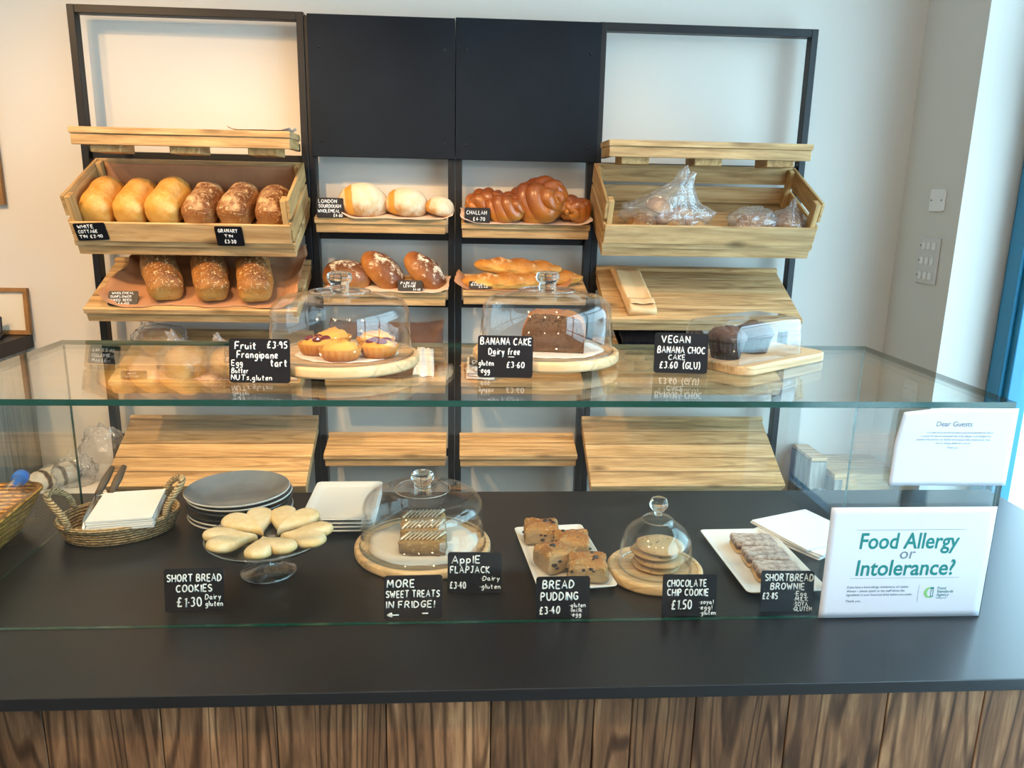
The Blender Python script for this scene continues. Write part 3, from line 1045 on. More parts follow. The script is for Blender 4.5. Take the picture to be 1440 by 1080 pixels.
bag('plastic_bag', 'clear plastic bag around one seeded roll, middle of the slatted crate', on('RB', 0.922, 0.075, 0.0135), (tl, 0, 0), 0.082, 0.06, 0.048, 52, 0.0)
round_loaf('seeded_roll', 'single seeded roll in the small bag in the middle of the crate', 'bread', M_['roll'], on('RB', 0.930, 0.07, 0.016), (tl, 0, 0), 0.062, 0.050, 0.042, 67)
bag('plastic_bag', 'clear plastic bag around one seeded roll, right end of the slatted crate', on('RB', 1.040, 0.07, 0.0135), (tl, 0, 0), 0.058, 0.056, 0.052, 53, 0.026)
round_loaf('seeded_roll', 'single seeded roll in the bag at the right end of the crate', 'bread', M_['roll'], on('RB', 1.040, 0.065, 0.016), (tl, 0, R(30)), 0.052, 0.050, 0.046, 68)

tl = SH['D'][1]
for k, (x, d, r) in enumerate(((-0.955, 0.070, 0.070), (-0.812, 0.070, 0.066))):
    round_loaf('round_loaf', ('pale round bagged loaf left of the fruit tart tag, seen through the glass shelf', 'pale round bagged loaf half hidden by the fruit tart tag')[k], 'bread', M_['white_loaf'],
               on('D', x, d, 0.007), (tl + R(8), R(10), R(20)), r, r * 0.92, r * 0.85, 70 + k, 'pale round loaves in bags')
    bag('plastic_bag', ('clear bag around the pale round loaf left of the fruit tart tag', 'clear bag around the pale round loaf behind the fruit tart tag')[k], on('D', x - 0.004, d, 0.004), (tl, 0, 0), r * 1.10, r * 1.05, r * 0.95, 73 + k, 0.03, lean=-0.02, group='bags on the lower left shelf')
round_loaf('round_loaf', 'pale bagged loaf lying furthest back at the left of the lower shelf', 'bread', M_['white_loaf'], on('D', -1.065, 0.19, 0.008), (tl, 0, R(10)), 0.070, 0.05, 0.050, 76, 'pale round loaves in bags')
bag('plastic_bag', 'clear bag around the pale loaf furthest back on the lower shelf', on('D', -1.070, 0.19, 0.004), (tl, 0, 0), 0.088, 0.062, 0.062, 77, 0.02, lean=-0.04, group='bags on the lower left shelf')


# folded kraft bag on the right-hand shelf
def kraft_bag():
    t = thing('paper_bag', 'folded brown paper bag lying on the empty sloping shelf', 'bag', on('RC', 0.562, 0.020, 0.001), (SH['RC'][1], 0, R(5)))
    prof = [(-0.048, 0.0), (0.046, 0.0), (0.050, 0.012), (0.044, 0.030), (0.0, 0.026), (-0.046, 0.034), (-0.052, 0.016)]

    def fn(u, v):
        k = u * len(prof)
        i = int(k) % len(prof)
        f = k - int(k)
        a, b = prof[i], prof[(i + 1) % len(prof)]
        x, z = a[0] + (b[0] - a[0]) * f, a[1] + (b[1] - a[1]) * f
        y = v * 0.270
        sag = 1 - 0.38 * math.exp(-((v - 0.22) / 0.13) ** 2) * (1 if abs(x) < 0.035 else 0.1)
        pinch = 1 - 0.55 * max(0, (v - 0.86) / 0.14)
        return (x + 0.002 * fbm((x, y, z), 20, 3), y, z * sag * pinch)
    mb = MB().grid(fn, 42, 36, cu=True)
    n = 42
    mb.f.append(list(range(n - 1, -1, -1)))
    mb.mi.append(0)
    mb.f.append([35 * n + i for i in range(n)])
    mb.mi.append(0)
    mb.build('bag_body', M_['bagpaper'], t, True)
    MB().grid(lambda u, v: ((u - 0.5) * 0.088, 0.02 + v * 0.03, 0.0345 + 0.002 * sin(u * 9)), 12, 6).build('folded_flap', M_['bagpaper'], t, True, solid=0.001)


kraft_bag()


# black-lidded boxes
def pastry_box(label, x, d, w, group):
    t = thing('pastry_box', label, 'box', on('RD', x, d, 0.0008), (SH['RD'][1], 0, 0), group)
    hw, dp, h = w / 2, 0.15, 0.108
    n = 15
    mb = MB()
    for k in range(n):
        xa = -hw + (k + 0.2) * w / n
        mb.box(xa, xa + 0.55 * w / n, -0.003, 0, 0.004, h * 0.55)
    mb.build('rib', M_['acrylic'], t)
    b = MB()
    b.box(-hw, hw, 0, 0.002, 0, h)
    b.box(-hw, hw, dp - 0.002, dp, 0, h)
    b.box(-hw, -hw + 0.002, 0.0025, dp - 0.0025, 0, h)
    b.box(hw - 0.002, hw, 0.0025, dp - 0.0025, 0, h)
    b.box(-hw, hw, 0.0025, dp - 0.0025, 0, 0.002)
    b.build('tub', M_['acrylic'], t)
    l = MB().box(-hw - 0.004, hw + 0.004, -0.004, dp + 0.004, h, h + 0.006)
    for k in range(22):
        xa = -hw + k * w / 22
        l.box(xa, xa + w / 44, -0.006, dp + 0.004, h + 0.006, h + 0.034)
    l.box(-hw, hw, 0.0, dp, h + 0.006, h + 0.030)
    l.build('lid', M_['tagboard'], t)


pastry_box('clear pastry box with ribbed black lid, left of the vegan cake tag', 0.558, 0.035, 0.130, 'clear boxes with black lids')
pastry_box('clear pastry box with ribbed black lid, behind the vegan cake tag', 0.708, 0.035, 0.158, 'clear boxes with black lids')
for k, (x, d, h) in enumerate(((0.528, 0.080, 0.004), (0.588, 0.09, 0.004), (0.556, 0.085, 0.040), (0.672, 0.08, 0.004), (0.740, 0.09, 0.004))):
    round_loaf('pastry', ('brown pastry at the left in the left black-lidded box', 'brown pastry at the right in the left black-lidded box', 'brown pastry on top of two others in the left black-lidded box',
                          'brown pastry at the left in the right black-lidded box', 'brown pastry at the right in the right black-lidded box')[k], 'pastry', M_['roll'],
               on('RD', x, d, h), (0, 0, R(30 * k)), 0.030, 0.036, 0.026, 80 + k, 'pastries in the black-lidded boxes')


# paper bag stack and bits on the low centre shelves
def paper_pile():
    M, tl = SH['d3']
    rnd = random.Random(4)
    for k in range(5):
        hgt = 0.006 + k * 0.011

        def fn(u, v, k=k):
            x, y = (u - 0.5) * 0.10, (v - 0.5) * 0.13
            return (x, y, 0.003 * fbm((x, y, 0), 22, k + 0.5) + 0.0025)
        mb = MB()
        mb.grid(fn, 14, 14)
        o = mb.build('paper_bag', M_['paper_white'], None, True, solid=0.006)
        place(o, on('d3', 0.040 + rnd.uniform(-0.012, 0.012), 0.075, hgt), (tl, 0, R(rnd.uniform(-9, 9))))
        tag(o, 'crumpled white paper bag in the pile behind the banana cake tag', 'bag', 'paper bag pile on the low shelf')


paper_pile()
o = MB().grid(lambda u, v: ((u - 0.5) * 0.075 * (1 - 0.25 * v), 0.006 * sin(u * 11 + v * 3) + 0.02 * v, v * 0.10 + 0.006 * fbm((u, v, 1), 6, 2)), 20, 16).build('paper_bag', M_['paper_white'], None, True, solid=0.006)
place(o, on('c3', -0.175, 0.028, 0.004), (R(-8), R(10), R(14)))
tag(o, 'white printed paper bag standing by the centre post, right of the tart dome', 'bag')

# ---------------------------------------------------------------- counter
WY0, WY1, WXL, WXR = -0.187, 0.621, -1.55, 1.335
ct = thing('counter', 'long black-topped shop counter fronted with rustic brown planks', 'counter', (0, 0, 0))
MB().box(WXL, WXR, WY0, WY1, 0.879, 0.90).build('worktop', M_['worktop'], ct, bevel=0.0015, seg=2)
pl = MB()
edges = [-1.50, -1.32, -1.15, -0.985, -0.815, -0.655, -0.485, -0.315, -0.150, 0.010, 0.170, 0.230, 0.330, 0.480, 0.640, 0.800, 0.97, 1.14, 1.31]
for a, b in zip(edges[:-1], edges[1:]):
    pl.box(a + 0.0008, b - 0.0008, WY0 + 0.020, WY0 + 0.032, 0.0, 0.8785)
pl.build('plank_front', M_['rustic'], ct, bevel=0.0012, seg=1)
cb = MB()
cb.box(-1.50, 1.31, WY0 + 0.0325, WY0 + 0.05, 0.0, 0.8785)
cb.box(-1.50, -1.48, WY0 + 0.0505, WY1 - 0.03, 0.0, 0.8785)
cb.box(1.29, 1.31, WY0 + 0.0505, WY1 - 0.03, 0.0, 0.8785)
cb.build('carcass', M_['tagboard'], ct)

# glass case
GX0, GX1, GY1, GZ = -0.904, 0.8955, 0.508, 1.298
gc = thing('glass_display_case', 'frameless glass display case standing on the black counter', 'display case', (0, 0, 0.9))
G2 = [M_['pane'], M_['pane_edge']]
MB().box(GX0, GX1, 0.0, 0.008, 0.0005, 0.3875, side=1).build('front_pane', G2, gc)
MB().box(GX0, GX0 + 0.005, 0.0085, GY1, 0.0005, 0.3875, side=1).build('side_pane', G2, gc)
MB().box(GX1 - 0.005, GX1, 0.0085, GY1, 0.0005, 0.3875, side=1).build('side_pane', G2, gc)
MB().box(GX0, GX1, 0.0, GY1, 0.388, 0.398, side=1).build('top_pane', G2, gc)

# ---------------------------------------------------------------- chalk lettering
GLY = {
    'A': "0,0 4,10 8,0|1.8,3.5 6.2,3.5", 'B': "0,0 0,10 4,10 6,8.5 5,6 0,5.3 5,5 7,3 5.5,0.3 0,0", 'C': "7,8.5 4,10 1,8 0,5 1,1.5 4,0 7,1.5",
    'D': "0,0 0,10 4,9.5 7,6.5 7,3.5 4,0.3 0,0", 'E': "6,10 0,10|0,10 0,0 |0,0 6,0|0,5 5,5", 'F': "6,10 0,10|0,10 0,0|0,5 5,5",
    'G': "7,8.5 4,10 1,8 0,5 1,1.5 4,0 7,1.5 7,4.5 4,4.5", 'H': "0,0 0,10|7,0 7,10|0,5 7,5", 'I': "1,0 1,10", 'J': "1,10 6,10|4,10 4,2 2.5,0 0.5,1.5",
    'K': "0,0 0,10|6,10 0,4.5|0,4.5 6.5,0", 'L': "0,10 0,0|0,0 6,0", 'M': "0,0 1,10|1,10 4.5,3|4.5,3 8,10|8,10 9,0", 'N': "0,0 0,10|0,10 7,0|7,0 7,10",
    'O': "4,10 1,8.5 0,5 1,1.5 4,0 7,1.5 8,5 7,8.5 4,10", 'P': "0,0 0,10 4.5,10 6.5,7.5 4.5,5 0,5", 'R': "0,0 0,10 4.5,10 6.5,7.5 4.5,5 0,5|3,5 7,0",
    'S': "6.5,8.5 4,10 1,9 0.5,7 3,5.2 6,4 6.5,2 4,0 0.5,1.2", 'T': "0,10 8,10|4,10 4,0", 'U': "0,10 0,3 2,0 5,0 7,3 7,10", 'V': "0,10 4,0|4,0 8,10",
    'W': "0,10 2.5,0|2.5,0 5,7|5,7 7.5,0|7.5,0 10,10", 'X': "0,10 7,0|7,10 0,0", 'Y': "0,10 3.5,5|7,10 3.5,5|3.5,5 3.5,0",
    'a': "5,4.5 3,6 0.5,4.5 0,2.5 1.5,0 4,1 5,4.5 5,0 6,0", 'b': "0,10 0,0 3,0 5,2 5,4.5 3,6 0,4.5", 'd': "5,10 5,0 2,0 0,2 0.5,5 3,6 5,4.5", 'e': "0,3 5,3.5 4,6 1.5,5.8 0,3 1.5,0 5,1",
    'f': "5,9.5 3,10 2,8 2,0|0,5.5 4.5,5.5", 'g': "5,5 3,6 0.5,4.5 0.5,2 3,0.5 5,2 5,6 5,-2 3,-4 0.5,-3", 'i': "1,6 1,0|1,8.3 1,8.9", 'k': "0,10 0,0|4,6 0,2.5|0,2.5 4.5,0",
    'l': "1,10 1,0", 'm': "0,6 0,0|0,4 2,6 3.5,4.5 3.5,0|3.5,4 5.5,6 7,4.5 7,0", 'n': "0,6 0,0|0,4 2.5,6 4.5,4.5 4.5,0", 'o': "2.5,6 0.5,5 0,3 0.5,1 2.5,0 4.5,1 5,3 4.5,5 2.5,6",
    'p': "0,6 0,-4|0,5 3,6 5,4 4.5,1 2,0 0,1.5", 'r': "0,6 0,0|0,4 2,6 4,5.5", 's': "4.5,5.5 2,6 0.5,4.5 4,2.5 4,0.5 0,0.5", 't': "2,9 2,1 4,0|0,6 4.5,6", 'u': "0,6 0,1.5 2,0 4.5,1.5 4.5,6 4.5,0",
    'y': "0,6 2.5,0.5|5,6 1.5,-4", '0': "3,10 0.8,8.5 0,5 0.8,1.5 3,0 5.2,1.5 6,5 5.2,8.5 3,10", '1': "0.5,8 2.5,10 2.5,0", '2': "0.5,8 3,10 5.5,8.5 5,5.5 0,0 6,0", '3': "0.5,9 3,10 5,8 3,5.5 5.5,3 3,0 0,1",
    '4': "4,10 0,3.5|0,3.5 6,3.5|4,6.5 4,0", '5': "5.5,10 1,10 0.5,5.5 3.5,6 5.5,3.5 4,0.3 0.3,0.8", '6': "5,10 2,7.5 0.3,3.5 1.5,0.3 4,0.2 5.5,2.5 4,5 1,4", '7': "0,10 6,10|6,10 2,0", '8': "3,5.3 0.7,7.5 3,10 5.3,7.5 3,5.3 0.3,2.5 3,0 5.7,2.5 3,5.3",
    '9': "5,7 3,10 0.5,8 1,5.5 4,5.5 5,8 4.5,0", '£': "6.5,8.5 5,10 3,8.5 3,3 1,0 7,0.6|0.5,5 5.5,5", '·': "0.8,4 0.8,4.8", '.': "0.8,0 0.8,0.8", ',': "1,0.8 0.3,-1.5", '!': "1,10 1,3|1,0.8 1,0",
    '(': "3,11 0.8,8 0.5,3 2.5,-1", ')': "0,11 2.2,8 2.5,3 0.5,-1", '-': "0,4.5 5,4.5", '<': "9,4 0,4|0,4 3.5,7.5 |0,4 3.5,1|3.5,7.5 3.5,1", '_': "0,-1.5 8,-1.5",
}


def stroke_text(mb, text, x, z, h, rad, y, adv=1.0, seed=1, slope=0.0, up=1.0):
    """hand-drawn capitals as thin raised strokes; returns the pen position"""
    rnd = random.Random(seed * 101 + len(text))
    s = h / 10
    pen = x
    for c in text:
        if c == ' ':
            pen += 4.5 * s * adv
            continue
        g = GLY.get(c)
        if g is None:
            continue
        wmax = 0
        jz = rnd.uniform(-0.35, 0.35) * s
        lean = rnd.uniform(-0.04, 0.12)
        for st in g.split('|'):
            pts = [tuple(map(float, q.split(','))) for q in st.split()]
            wmax = max(wmax, max(p[0] for p in pts))
            if len(pts) > 3:
                pts = chaikin(pts, 2)
            mb.tube([(pen + (p[0] + lean * p[1]) * s * adv * 0.92, y, z + jz + p[1] * s + slope * (pen - x)) for p in pts], rad, 6)
        pen += (wmax + 2.6) * s * adv
    return pen


def text_width(text, h, adv=1.0):
    s = h / 10
    w = 0
    for c in text:
        if c == ' ':
            w += 4.5 * s * adv
            continue
        g = GLY[c]
        w += (max(float(q.split(',')[0]) for st in g.split('|') for q in st.split()) + 2.6) * s * adv
    return w - 2.6 * s * adv


def chalk_sign(label, loc, yaw, w, h, lines, lean=8, mount='foot', rad=0.0013, fit=True, roll_=0.0):
    """lines: (text, x0, x1 as fractions of the width, baseline as fraction of height, letter height in m)"""
    t = thing('price_sign', label, 'sign', loc, (R(-lean), R(roll_), R(yaw)), 'chalk price signs')
    # board in local X-Z, front face at y=0
    Mx = Matrix.Translation((0, 0.0, h / 2)) @ Matrix.Rotation(R(90), 4, 'X')
    bd = MB().prism(rrect(w, h, 0.005), -0.0025, 0.0, Mx).build('board', M_['tagboard'], t)

    mb = MB()
    for k, (tx, x0, x1, zb, lh) in enumerate(lines):
        adv = (x1 - x0) * w / max(text_width(tx, lh), 1e-6)
        stroke_text(mb, tx, -w / 2 + x0 * w, zb * h, lh, min(rad, lh * 0.095), -0.0004, adv, k + int(w * 1000))
    mb.build('lettering', M_['ink'], bd, True)
    if mount == 'foot':
        MB().box(-w * 0.4, w * 0.4, 0.0028, 0.022, 0.0, 0.0018, Matrix.Rotation(R(lean), 4, 'X')).build('foot', M_['tagboard'], t)
    elif mount == 'clip':
        MB().box(-0.012, 0.012, 0.0028, 0.013, h - 0.006, h - 0.003).build('clip', M_['tagboard'], t)
    return t


ZC, ZT = 0.9005, GZ + 0.0005
chalk_sign('black chalk sign for short bread cookies, leftmost on the counter', (-0.502, 0.052, ZC), 2, 0.101, 0.078, [
    ('SHORT BREAD', 0.05, 0.96, 0.70, 0.0125), ('COOKIES', 0.20, 0.80, 0.46, 0.0125), ('£1·30', 0.20, 0.62, 0.12, 0.0165), ('Dairy', 0.68, 0.94, 0.28, 0.009), ('gluten', 0.68, 0.97, 0.12, 0.009)])
chalk_sign('black chalk sign saying more sweet treats in fridge', (-0.119, 0.016, ZC), 1, 0.100, 0.078, [
    ('MORE', 0.05, 0.52, 0.74, 0.013), ('SWEET TREATS', 0.03, 0.95, 0.51, 0.0115), ('IN FRIDGE!', 0.03, 0.86, 0.27, 0.0115), ('<', 0.05, 0.27, 0.05, 0.011), ('-', 0.65, 0.76, 0.07, 0.011)])
chalk_sign('black chalk sign for apple flapjack, in front of the flapjack dome', (-0.012, 0.104, ZC), -2, 0.100, 0.078, [
    ('ApplE', 0.08, 0.60, 0.74, 0.0135), ('FLAPJACK', 0.05, 0.78, 0.50, 0.0125), ('·Dairy', 0.62, 0.96, 0.32, 0.0085), ('£3·40', 0.04, 0.34, 0.12, 0.0125), ('·gluten', 0.60, 0.98, 0.12, 0.0085)])
chalk_sign('black chalk sign for bread pudding, before its white tray', (0.142, 0.014, ZC), 1, 0.095, 0.074, [
    ('BREAD', 0.12, 0.70, 0.72, 0.014), ('PUDDING', 0.09, 0.78, 0.43, 0.014), ('£3·40', 0.06, 0.44, 0.10, 0.013), ('·gluten', 0.62, 0.92, 0.25, 0.0075), ('·milk', 0.63, 0.86, 0.13, 0.007), ('·egg', 0.65, 0.84, 0.03, 0.007)])
chalk_sign('black chalk sign for chocolate chip cookie, before the small dome', (0.367, 0.012, ZC), -1, 0.097, 0.076, [
    ('CHOCOLATE', 0.08, 0.80, 0.72, 0.012), ('CHIP COOKIE', 0.09, 0.84, 0.50, 0.012), ('£1.50', 0.16, 0.54, 0.17, 0.0165), ('·soya!', 0.68, 0.94, 0.30, 0.0075), ('·egg!', 0.68, 0.92, 0.17, 0.0075), ('·gluten', 0.70, 0.99, 0.04, 0.0075)])
chalk_sign('black chalk sign for shortbread brownie, beside the food allergy notice', (0.548, 0.022, ZC), -2, 0.096, 0.076, [
    ('SHORTBREAD', 0.07, 0.98, 0.76, 0.0125), ('BROWNIE', 0.18, 0.82, 0.55, 0.0115), ('£2·85', 0.03, 0.32, 0.32, 0.0115), ('·Egg', 0.64, 0.86, 0.40, 0.0085), ('·MILK', 0.63, 0.90, 0.27, 0.0075), ('·SOYA', 0.63, 0.90, 0.15, 0.0075), ('·GLUTEN', 0.62, 0.98, 0.03, 0.0075)])
chalk_sign('black chalk sign for fruit frangipane tart on the glass shelf', (-0.384, 0.114, ZT), -3, 0.104, 0.076, [
    ('Fruit', 0.10, 0.44, 0.76, 0.0125), ('£3·95', 0.62, 0.96, 0.79, 0.0115), ('Frangipane', 0.13, 0.80, 0.56, 0.012), ('tart', 0.68, 0.95, 0.38, 0.0125), ('Egg', 0.04, 0.22, 0.385, 0.0095), ('Butter', 0.04, 0.31, 0.215, 0.0088), ('NUTs,gluten', 0.03, 0.70, 0.06, 0.0088)])
chalk_sign('black chalk sign for banana cake, dairy free, on the glass shelf', (0.041, 0.164, ZT), -4, 0.100, 0.076, [
    ('BANANA CAKE', 0.05, 0.97, 0.78, 0.0125), ('Dairy', 0.20, 0.48, 0.55, 0.0115), ('free', 0.54, 0.76, 0.55, 0.0115), ('-', 0.24, 0.33, 0.47, 0.008), ('-', 0.55, 0.67, 0.45, 0.008), ('gluten', 0.02, 0.29, 0.28, 0.0095), ('·egg', 0.04, 0.22, 0.10, 0.010), ('£3·60', 0.52, 0.85, 0.24, 0.0105)])
chalk_sign('black chalk sign for vegan banana choc cake on the glass shelf', (0.377, 0.208, ZT), -6, 0.101, 0.076, [
    ('VEGAN', 0.13, 0.66, 0.76, 0.013), ('BANANA CHOC', 0.06, 0.94, 0.50, 0.0125), ('CAKE', 0.27, 0.58, 0.335, 0.0095), ('£3.60', 0.10, 0.44, 0.12, 0.0125), ('(GLU)', 0.54, 0.86, 0.12, 0.0125)])
# tags on the shelves
chalk_sign('small dark tag for white cottage tin, clipped on the crate front', on('B', -1.176, -0.0095, 0.006), 0, 0.094, 0.058, [
    ('WHITE', 0.12, 0.62, 0.72, 0.011), ('COTTAGE', 0.10, 0.70, 0.44, 0.010), ('TIN £2·90', 0.08, 0.82, 0.15, 0.010)], -25, 'clip', 0.0009, roll_=-3)
chalk_sign('small black tag for granary tin, clipped on the crate front', on('B', -0.762, -0.0095, -0.006), 0, 0.084, 0.066, [
    ('GRANARY', 0.12, 0.82, 0.70, 0.012), ('TIN', 0.32, 0.62, 0.45, 0.009), ('£3·30', 0.28, 0.70, 0.14, 0.012)], -25, 'clip', 0.0010)
chalk_sign('small black tag for mixed seed tin, lying back on the sloping shelf', on('C', -1.122, 0.018, 0.004), 6, 0.090, 0.050, [
    ('WHOLEMEAL', 0.12, 0.85, 0.78, 0.0075), ('SUNFLOWER', 0.08, 0.78, 0.53, 0.0075), ('MIXED SEED', 0.06, 0.80, 0.28, 0.0075), ('TIN £4·00', 0.06, 0.72, 0.05, 0.0075)], 34, 'foot', 0.0008)
chalk_sign('small black tag for london sourdough wholemeal', on('c1', -0.476, -0.004, 0.002), 2, 0.088, 0.064, [
    ('LONDON', 0.08, 0.76, 0.74, 0.011), ('SOURDOUGH', 0.08, 0.90, 0.50, 0.0105), ('WHOLEMEAL', 0.05, 0.86, 0.26, 0.010), ('£4·60', 0.62, 0.96, 0.04, 0.010)], 6, 'foot', 0.0009)
chalk_sign('small black tag for challah', on('d1', 0.011, -0.004, 0.003), -1, 0.086, 0.050, [
    ('CHALLAH', 0.08, 0.86, 0.56, 0.0125), ('£4·70', 0.33, 0.80, 0.14, 0.0115)], 6, 'foot', 0.0010)
chalk_sign('small black tag for pain au levain', on('c2', -0.216, 0.0, 0.005), -2, 0.084, 0.036, [
    ('PAIN AU', 0.12, 0.72, 0.62, 0.0085), ('LEVAIN', 0.24, 0.70, 0.33, 0.0085), ('£4·60', 0.62, 0.92, 0.05, 0.007)], 16, 'foot', 0.0008)
chalk_sign('small black tag for artisan baguette', on('d2', 0.024, 0.004, 0.008), -1, 0.080, 0.027, [
    ('ARTISAN', 0.14, 0.82, 0.68, 0.0066), ('BAGUETTE', 0.10, 0.92, 0.36, 0.0068), ('£2·40', 0.42, 0.80, 0.06, 0.006)], 30, 'foot', 0.0007)
chalk_sign('small black tag reading choc, half behind the banana cake tag', on('d3', 0.030, 0.012, 0.062), 4, 0.085, 0.030, [
    ('CHOC', 0.12, 0.70, 0.2, 0.0125)], 12, 'foot', 0.0009)
chalk_sign('small black tag lying in front of the bagged pale loaves', on('D', -1.105, 0.008, 0.007), 4, 0.080, 0.026, [
    ('WHITE', 0.25, 0.60, 0.55, 0.006), ('COTTAGE', 0.20, 0.70, 0.15, 0.006)], 26, 'foot', 0.0007)


# ---------------------------------------------------------------- printed notices on the front pane
def font_mesh(mb, text, size, x, z, y=0.0, align='LEFT', bold=0.0, shear=0.0, width=None):
    cu = bpy.data.curves.new('t', 'FONT')
    cu.body = text
    cu.size = size
    cu.align_x = align
    cu.offset = bold
    cu.shear = shear
    cu.resolution_u = 3
    o = bpy.data.objects.new('t', cu)
    COL.objects.link(o)
    dg = bpy.context.evaluated_depsgraph_get()
    me = bpy.data.meshes.new_from_object(o.evaluated_get(dg))
    vs = [v.co.copy() for v in me.vertices]
    fs = [tuple(p.vertices) for p in me.polygons]
    bpy.data.objects.remove(o)
    bpy.data.curves.remove(cu)
    bpy.data.meshes.remove(me)
    k = 1.0
    if width and vs:
        k = width / max(max(v.x for v in vs) - min(v.x for v in vs), 1e-6)
    mb.add([(x + v.x * k, y, z + v.y) for v in vs], fs)
    return mb


def paper_sheet(t, w, h, mat, curl=0.0, z0=0.0):
    def fn(u, v):
        x, z = (u - 0.5) * w, v * h
        c = curl * max(0, v - 0.55) / 0.45 * max(0, 0.35 - u) / 0.35
        return (x + c * 0.4, -c * 0.6, z - c * 0.5)
    return MB().grid(fn, 24, 18).build('paper', mat, t, True, solid=0.0004)


al = thing('allergy_notice', 'white printed food allergy notice on the lower right of the case front', 'notice', (0.745, -0.0008, 0.9008))
aw, ah = 0.297, 0.21
al_p = paper_sheet(al, aw, ah, M_['print_paper'])
ty = -0.0006
mb = MB()
font_mesh(mb, 'Food Allergy', 0.042, -0.002, 0.133, ty, 'CENTER', 0.0007, 0.06, 0.180)
font_mesh(mb, 'Intolerance?', 0.042, -0.002, 0.082, ty, 'CENTER', 0.0007, 0.06, 0.180)
mb.build('heading', M_['teal_ink'], al_p)
mb = MB()
font_mesh(mb, 'or', 0.030, -0.002, 0.1135, ty, 'CENTER', 0, 0.08)
mb.build('joining_word', M_['grey_ink'], al_p)
for z in (0.168, 0.0765):
    mb = MB()
    for k in range(58):
        xx = -0.098 + k * 0.196 / 57
        mb.box(xx - 0.0009, xx + 0.0009, ty - 0.0001, ty, z - 0.0005, z + 0.0005)
    mb.build('dotted_line', M_['grey_ink'], al_p)
mb = MB()
for k, t_ in enumerate(('If you have a food allergy, intolerance, or coeliac', 'disease – please speak to the staff about the', 'ingredients in your food and drink before you order.')):
    font_mesh(mb, t_, 0.0064, -0.103, 0.0575 - k * 0.0075, ty, 'LEFT', 0.00004, 0.08, (0.112, 0.106, 0.121)[k])
mb.build('small_print', M_['grey_ink'], al_p)
mb = MB()
font_mesh(mb, 'Thank you.', 0.0064, -0.103, 0.0305, ty, 'LEFT', 0.0001, 0.08)
mb.build('closing_line', M_['grey_ink'], al_p)
MB().box(0.0285, 0.0289, ty - 0.0001, ty, 0.030, 0.063).build('divider_line', M_['grey_ink'], al_p)
lg = MB()
pts_o = [(0.050 + 0.0105 * cos(a), 0.0475 + 0.0105 * sin(a)) for a in [R(60 + k * 10) for k in range(25)]]
pts_i = [(0.052 + 0.0072 * cos(a), 0.0475 + 0.0085 * sin(a)) for a in [R(300 - k * 10) for k in range(25)]]
nn = len(pts_o)
lg.add([(p[0], ty, p[1]) for p in pts_o] + [(p[0], ty, p[1]) for p in pts_i[::-1]], [(i, i + 1, nn + i + 1, nn + i) for i in range(nn - 1)])
lg.build('logo_crescent', M_['green_ink'], al_p)
lg = MB()
lg.box(0.0505, 0.0565, ty - 0.0001, ty, 0.054, 0.058)
lg.box(0.0515, 0.0525, ty - 0.0001, ty, 0.041, 0.0535)
lg.box(0.0555, 0.0565, ty - 0.0001, ty, 0.041, 0.0535)
lg.box(0.0505, 0.0575, ty - 0.0001, ty, 0.0395, 0.0408)
for k, s in enumerate(('Food', 'Standards', 'Agency')):
    font_mesh(lg, s, 0.0078, 0.0625, 0.0535 - k * 0.0065, ty, 'LEFT', 0.00005, 0.1)
font_mesh(lg, 'food.gov.uk', 0.0042, 0.0625, 0.0355, ty, 'LEFT', 0, 0.1)
lg.build('logo_lettering', M_['teal_ink'], al_p)

dg_ = thing('guest_notice', 'white paper dear guests notice curling at the top right of the case front', 'notice', (0.796, -0.0008, 1.150), (0, R(0.3), 0))
dg_p = paper_sheet(dg_, 0.209, 0.138, M_['print_paper'], 0.012)
mb = MB()
font_mesh(mb, 'Dear Guests', 0.0125, -0.005, 0.106, ty - 0.0002, 'CENTER', 0, 0.12)
for k, s in enumerate(('We would like to point out to you that our bakery preparations guarantee that each of',
                       'our products for sale are completely free of any allergen, as all allergens are',
                       'present in this business, our facilities and products made contain traces. If you',
                       'have an allergy, please let us know.', 'Thank you')):
    font_mesh(mb, s, 0.0049, -0.002, 0.0935 - k * 0.0062 - (0.002 if k == 4 else 0), ty - 0.0002, 'CENTER', 0, 0.1, (0.135, 0.130, 0.130, 0.062, 0.020)[k])
mb.build('lettering', M_['grey_ink'], dg_p)


# ---------------------------------------------------------------- domed boards
def dome_shell(r, h, shoulder=0.035, th=0.0022, tilt=0.96):
    pr = [(r, 0)]
    for k in range(13):
        a = R(90 * k / 12)
        pr.append((r * tilt - shoulder + shoulder * cos(a), h * 0.93 - shoulder + shoulder * sin(a)))
    pr.append((r * 0.5, h * 0.975))
    pr.append((r * 0.42, h))
    pr.append((0.0001, h))
    inner = [(max(x - th, 0.0001), max(z - th, 0.0) if i else 0) for i, (x, z) in enumerate(pr)]
    return pr + inner[::-1]


def knob_profile(s):
    return [(0.0001, 0), (0.013 * s, 0), (0.0135 * s, 0.008 * s), (0.0125 * s, 0.014 * s), (0.0165 * s, 0.020 * s), (0.0185 * s, 0.027 * s), (0.017 * s, 0.035 * s), (0.013 * s, 0.0385 * s), (0.0001, 0.039 * s)]


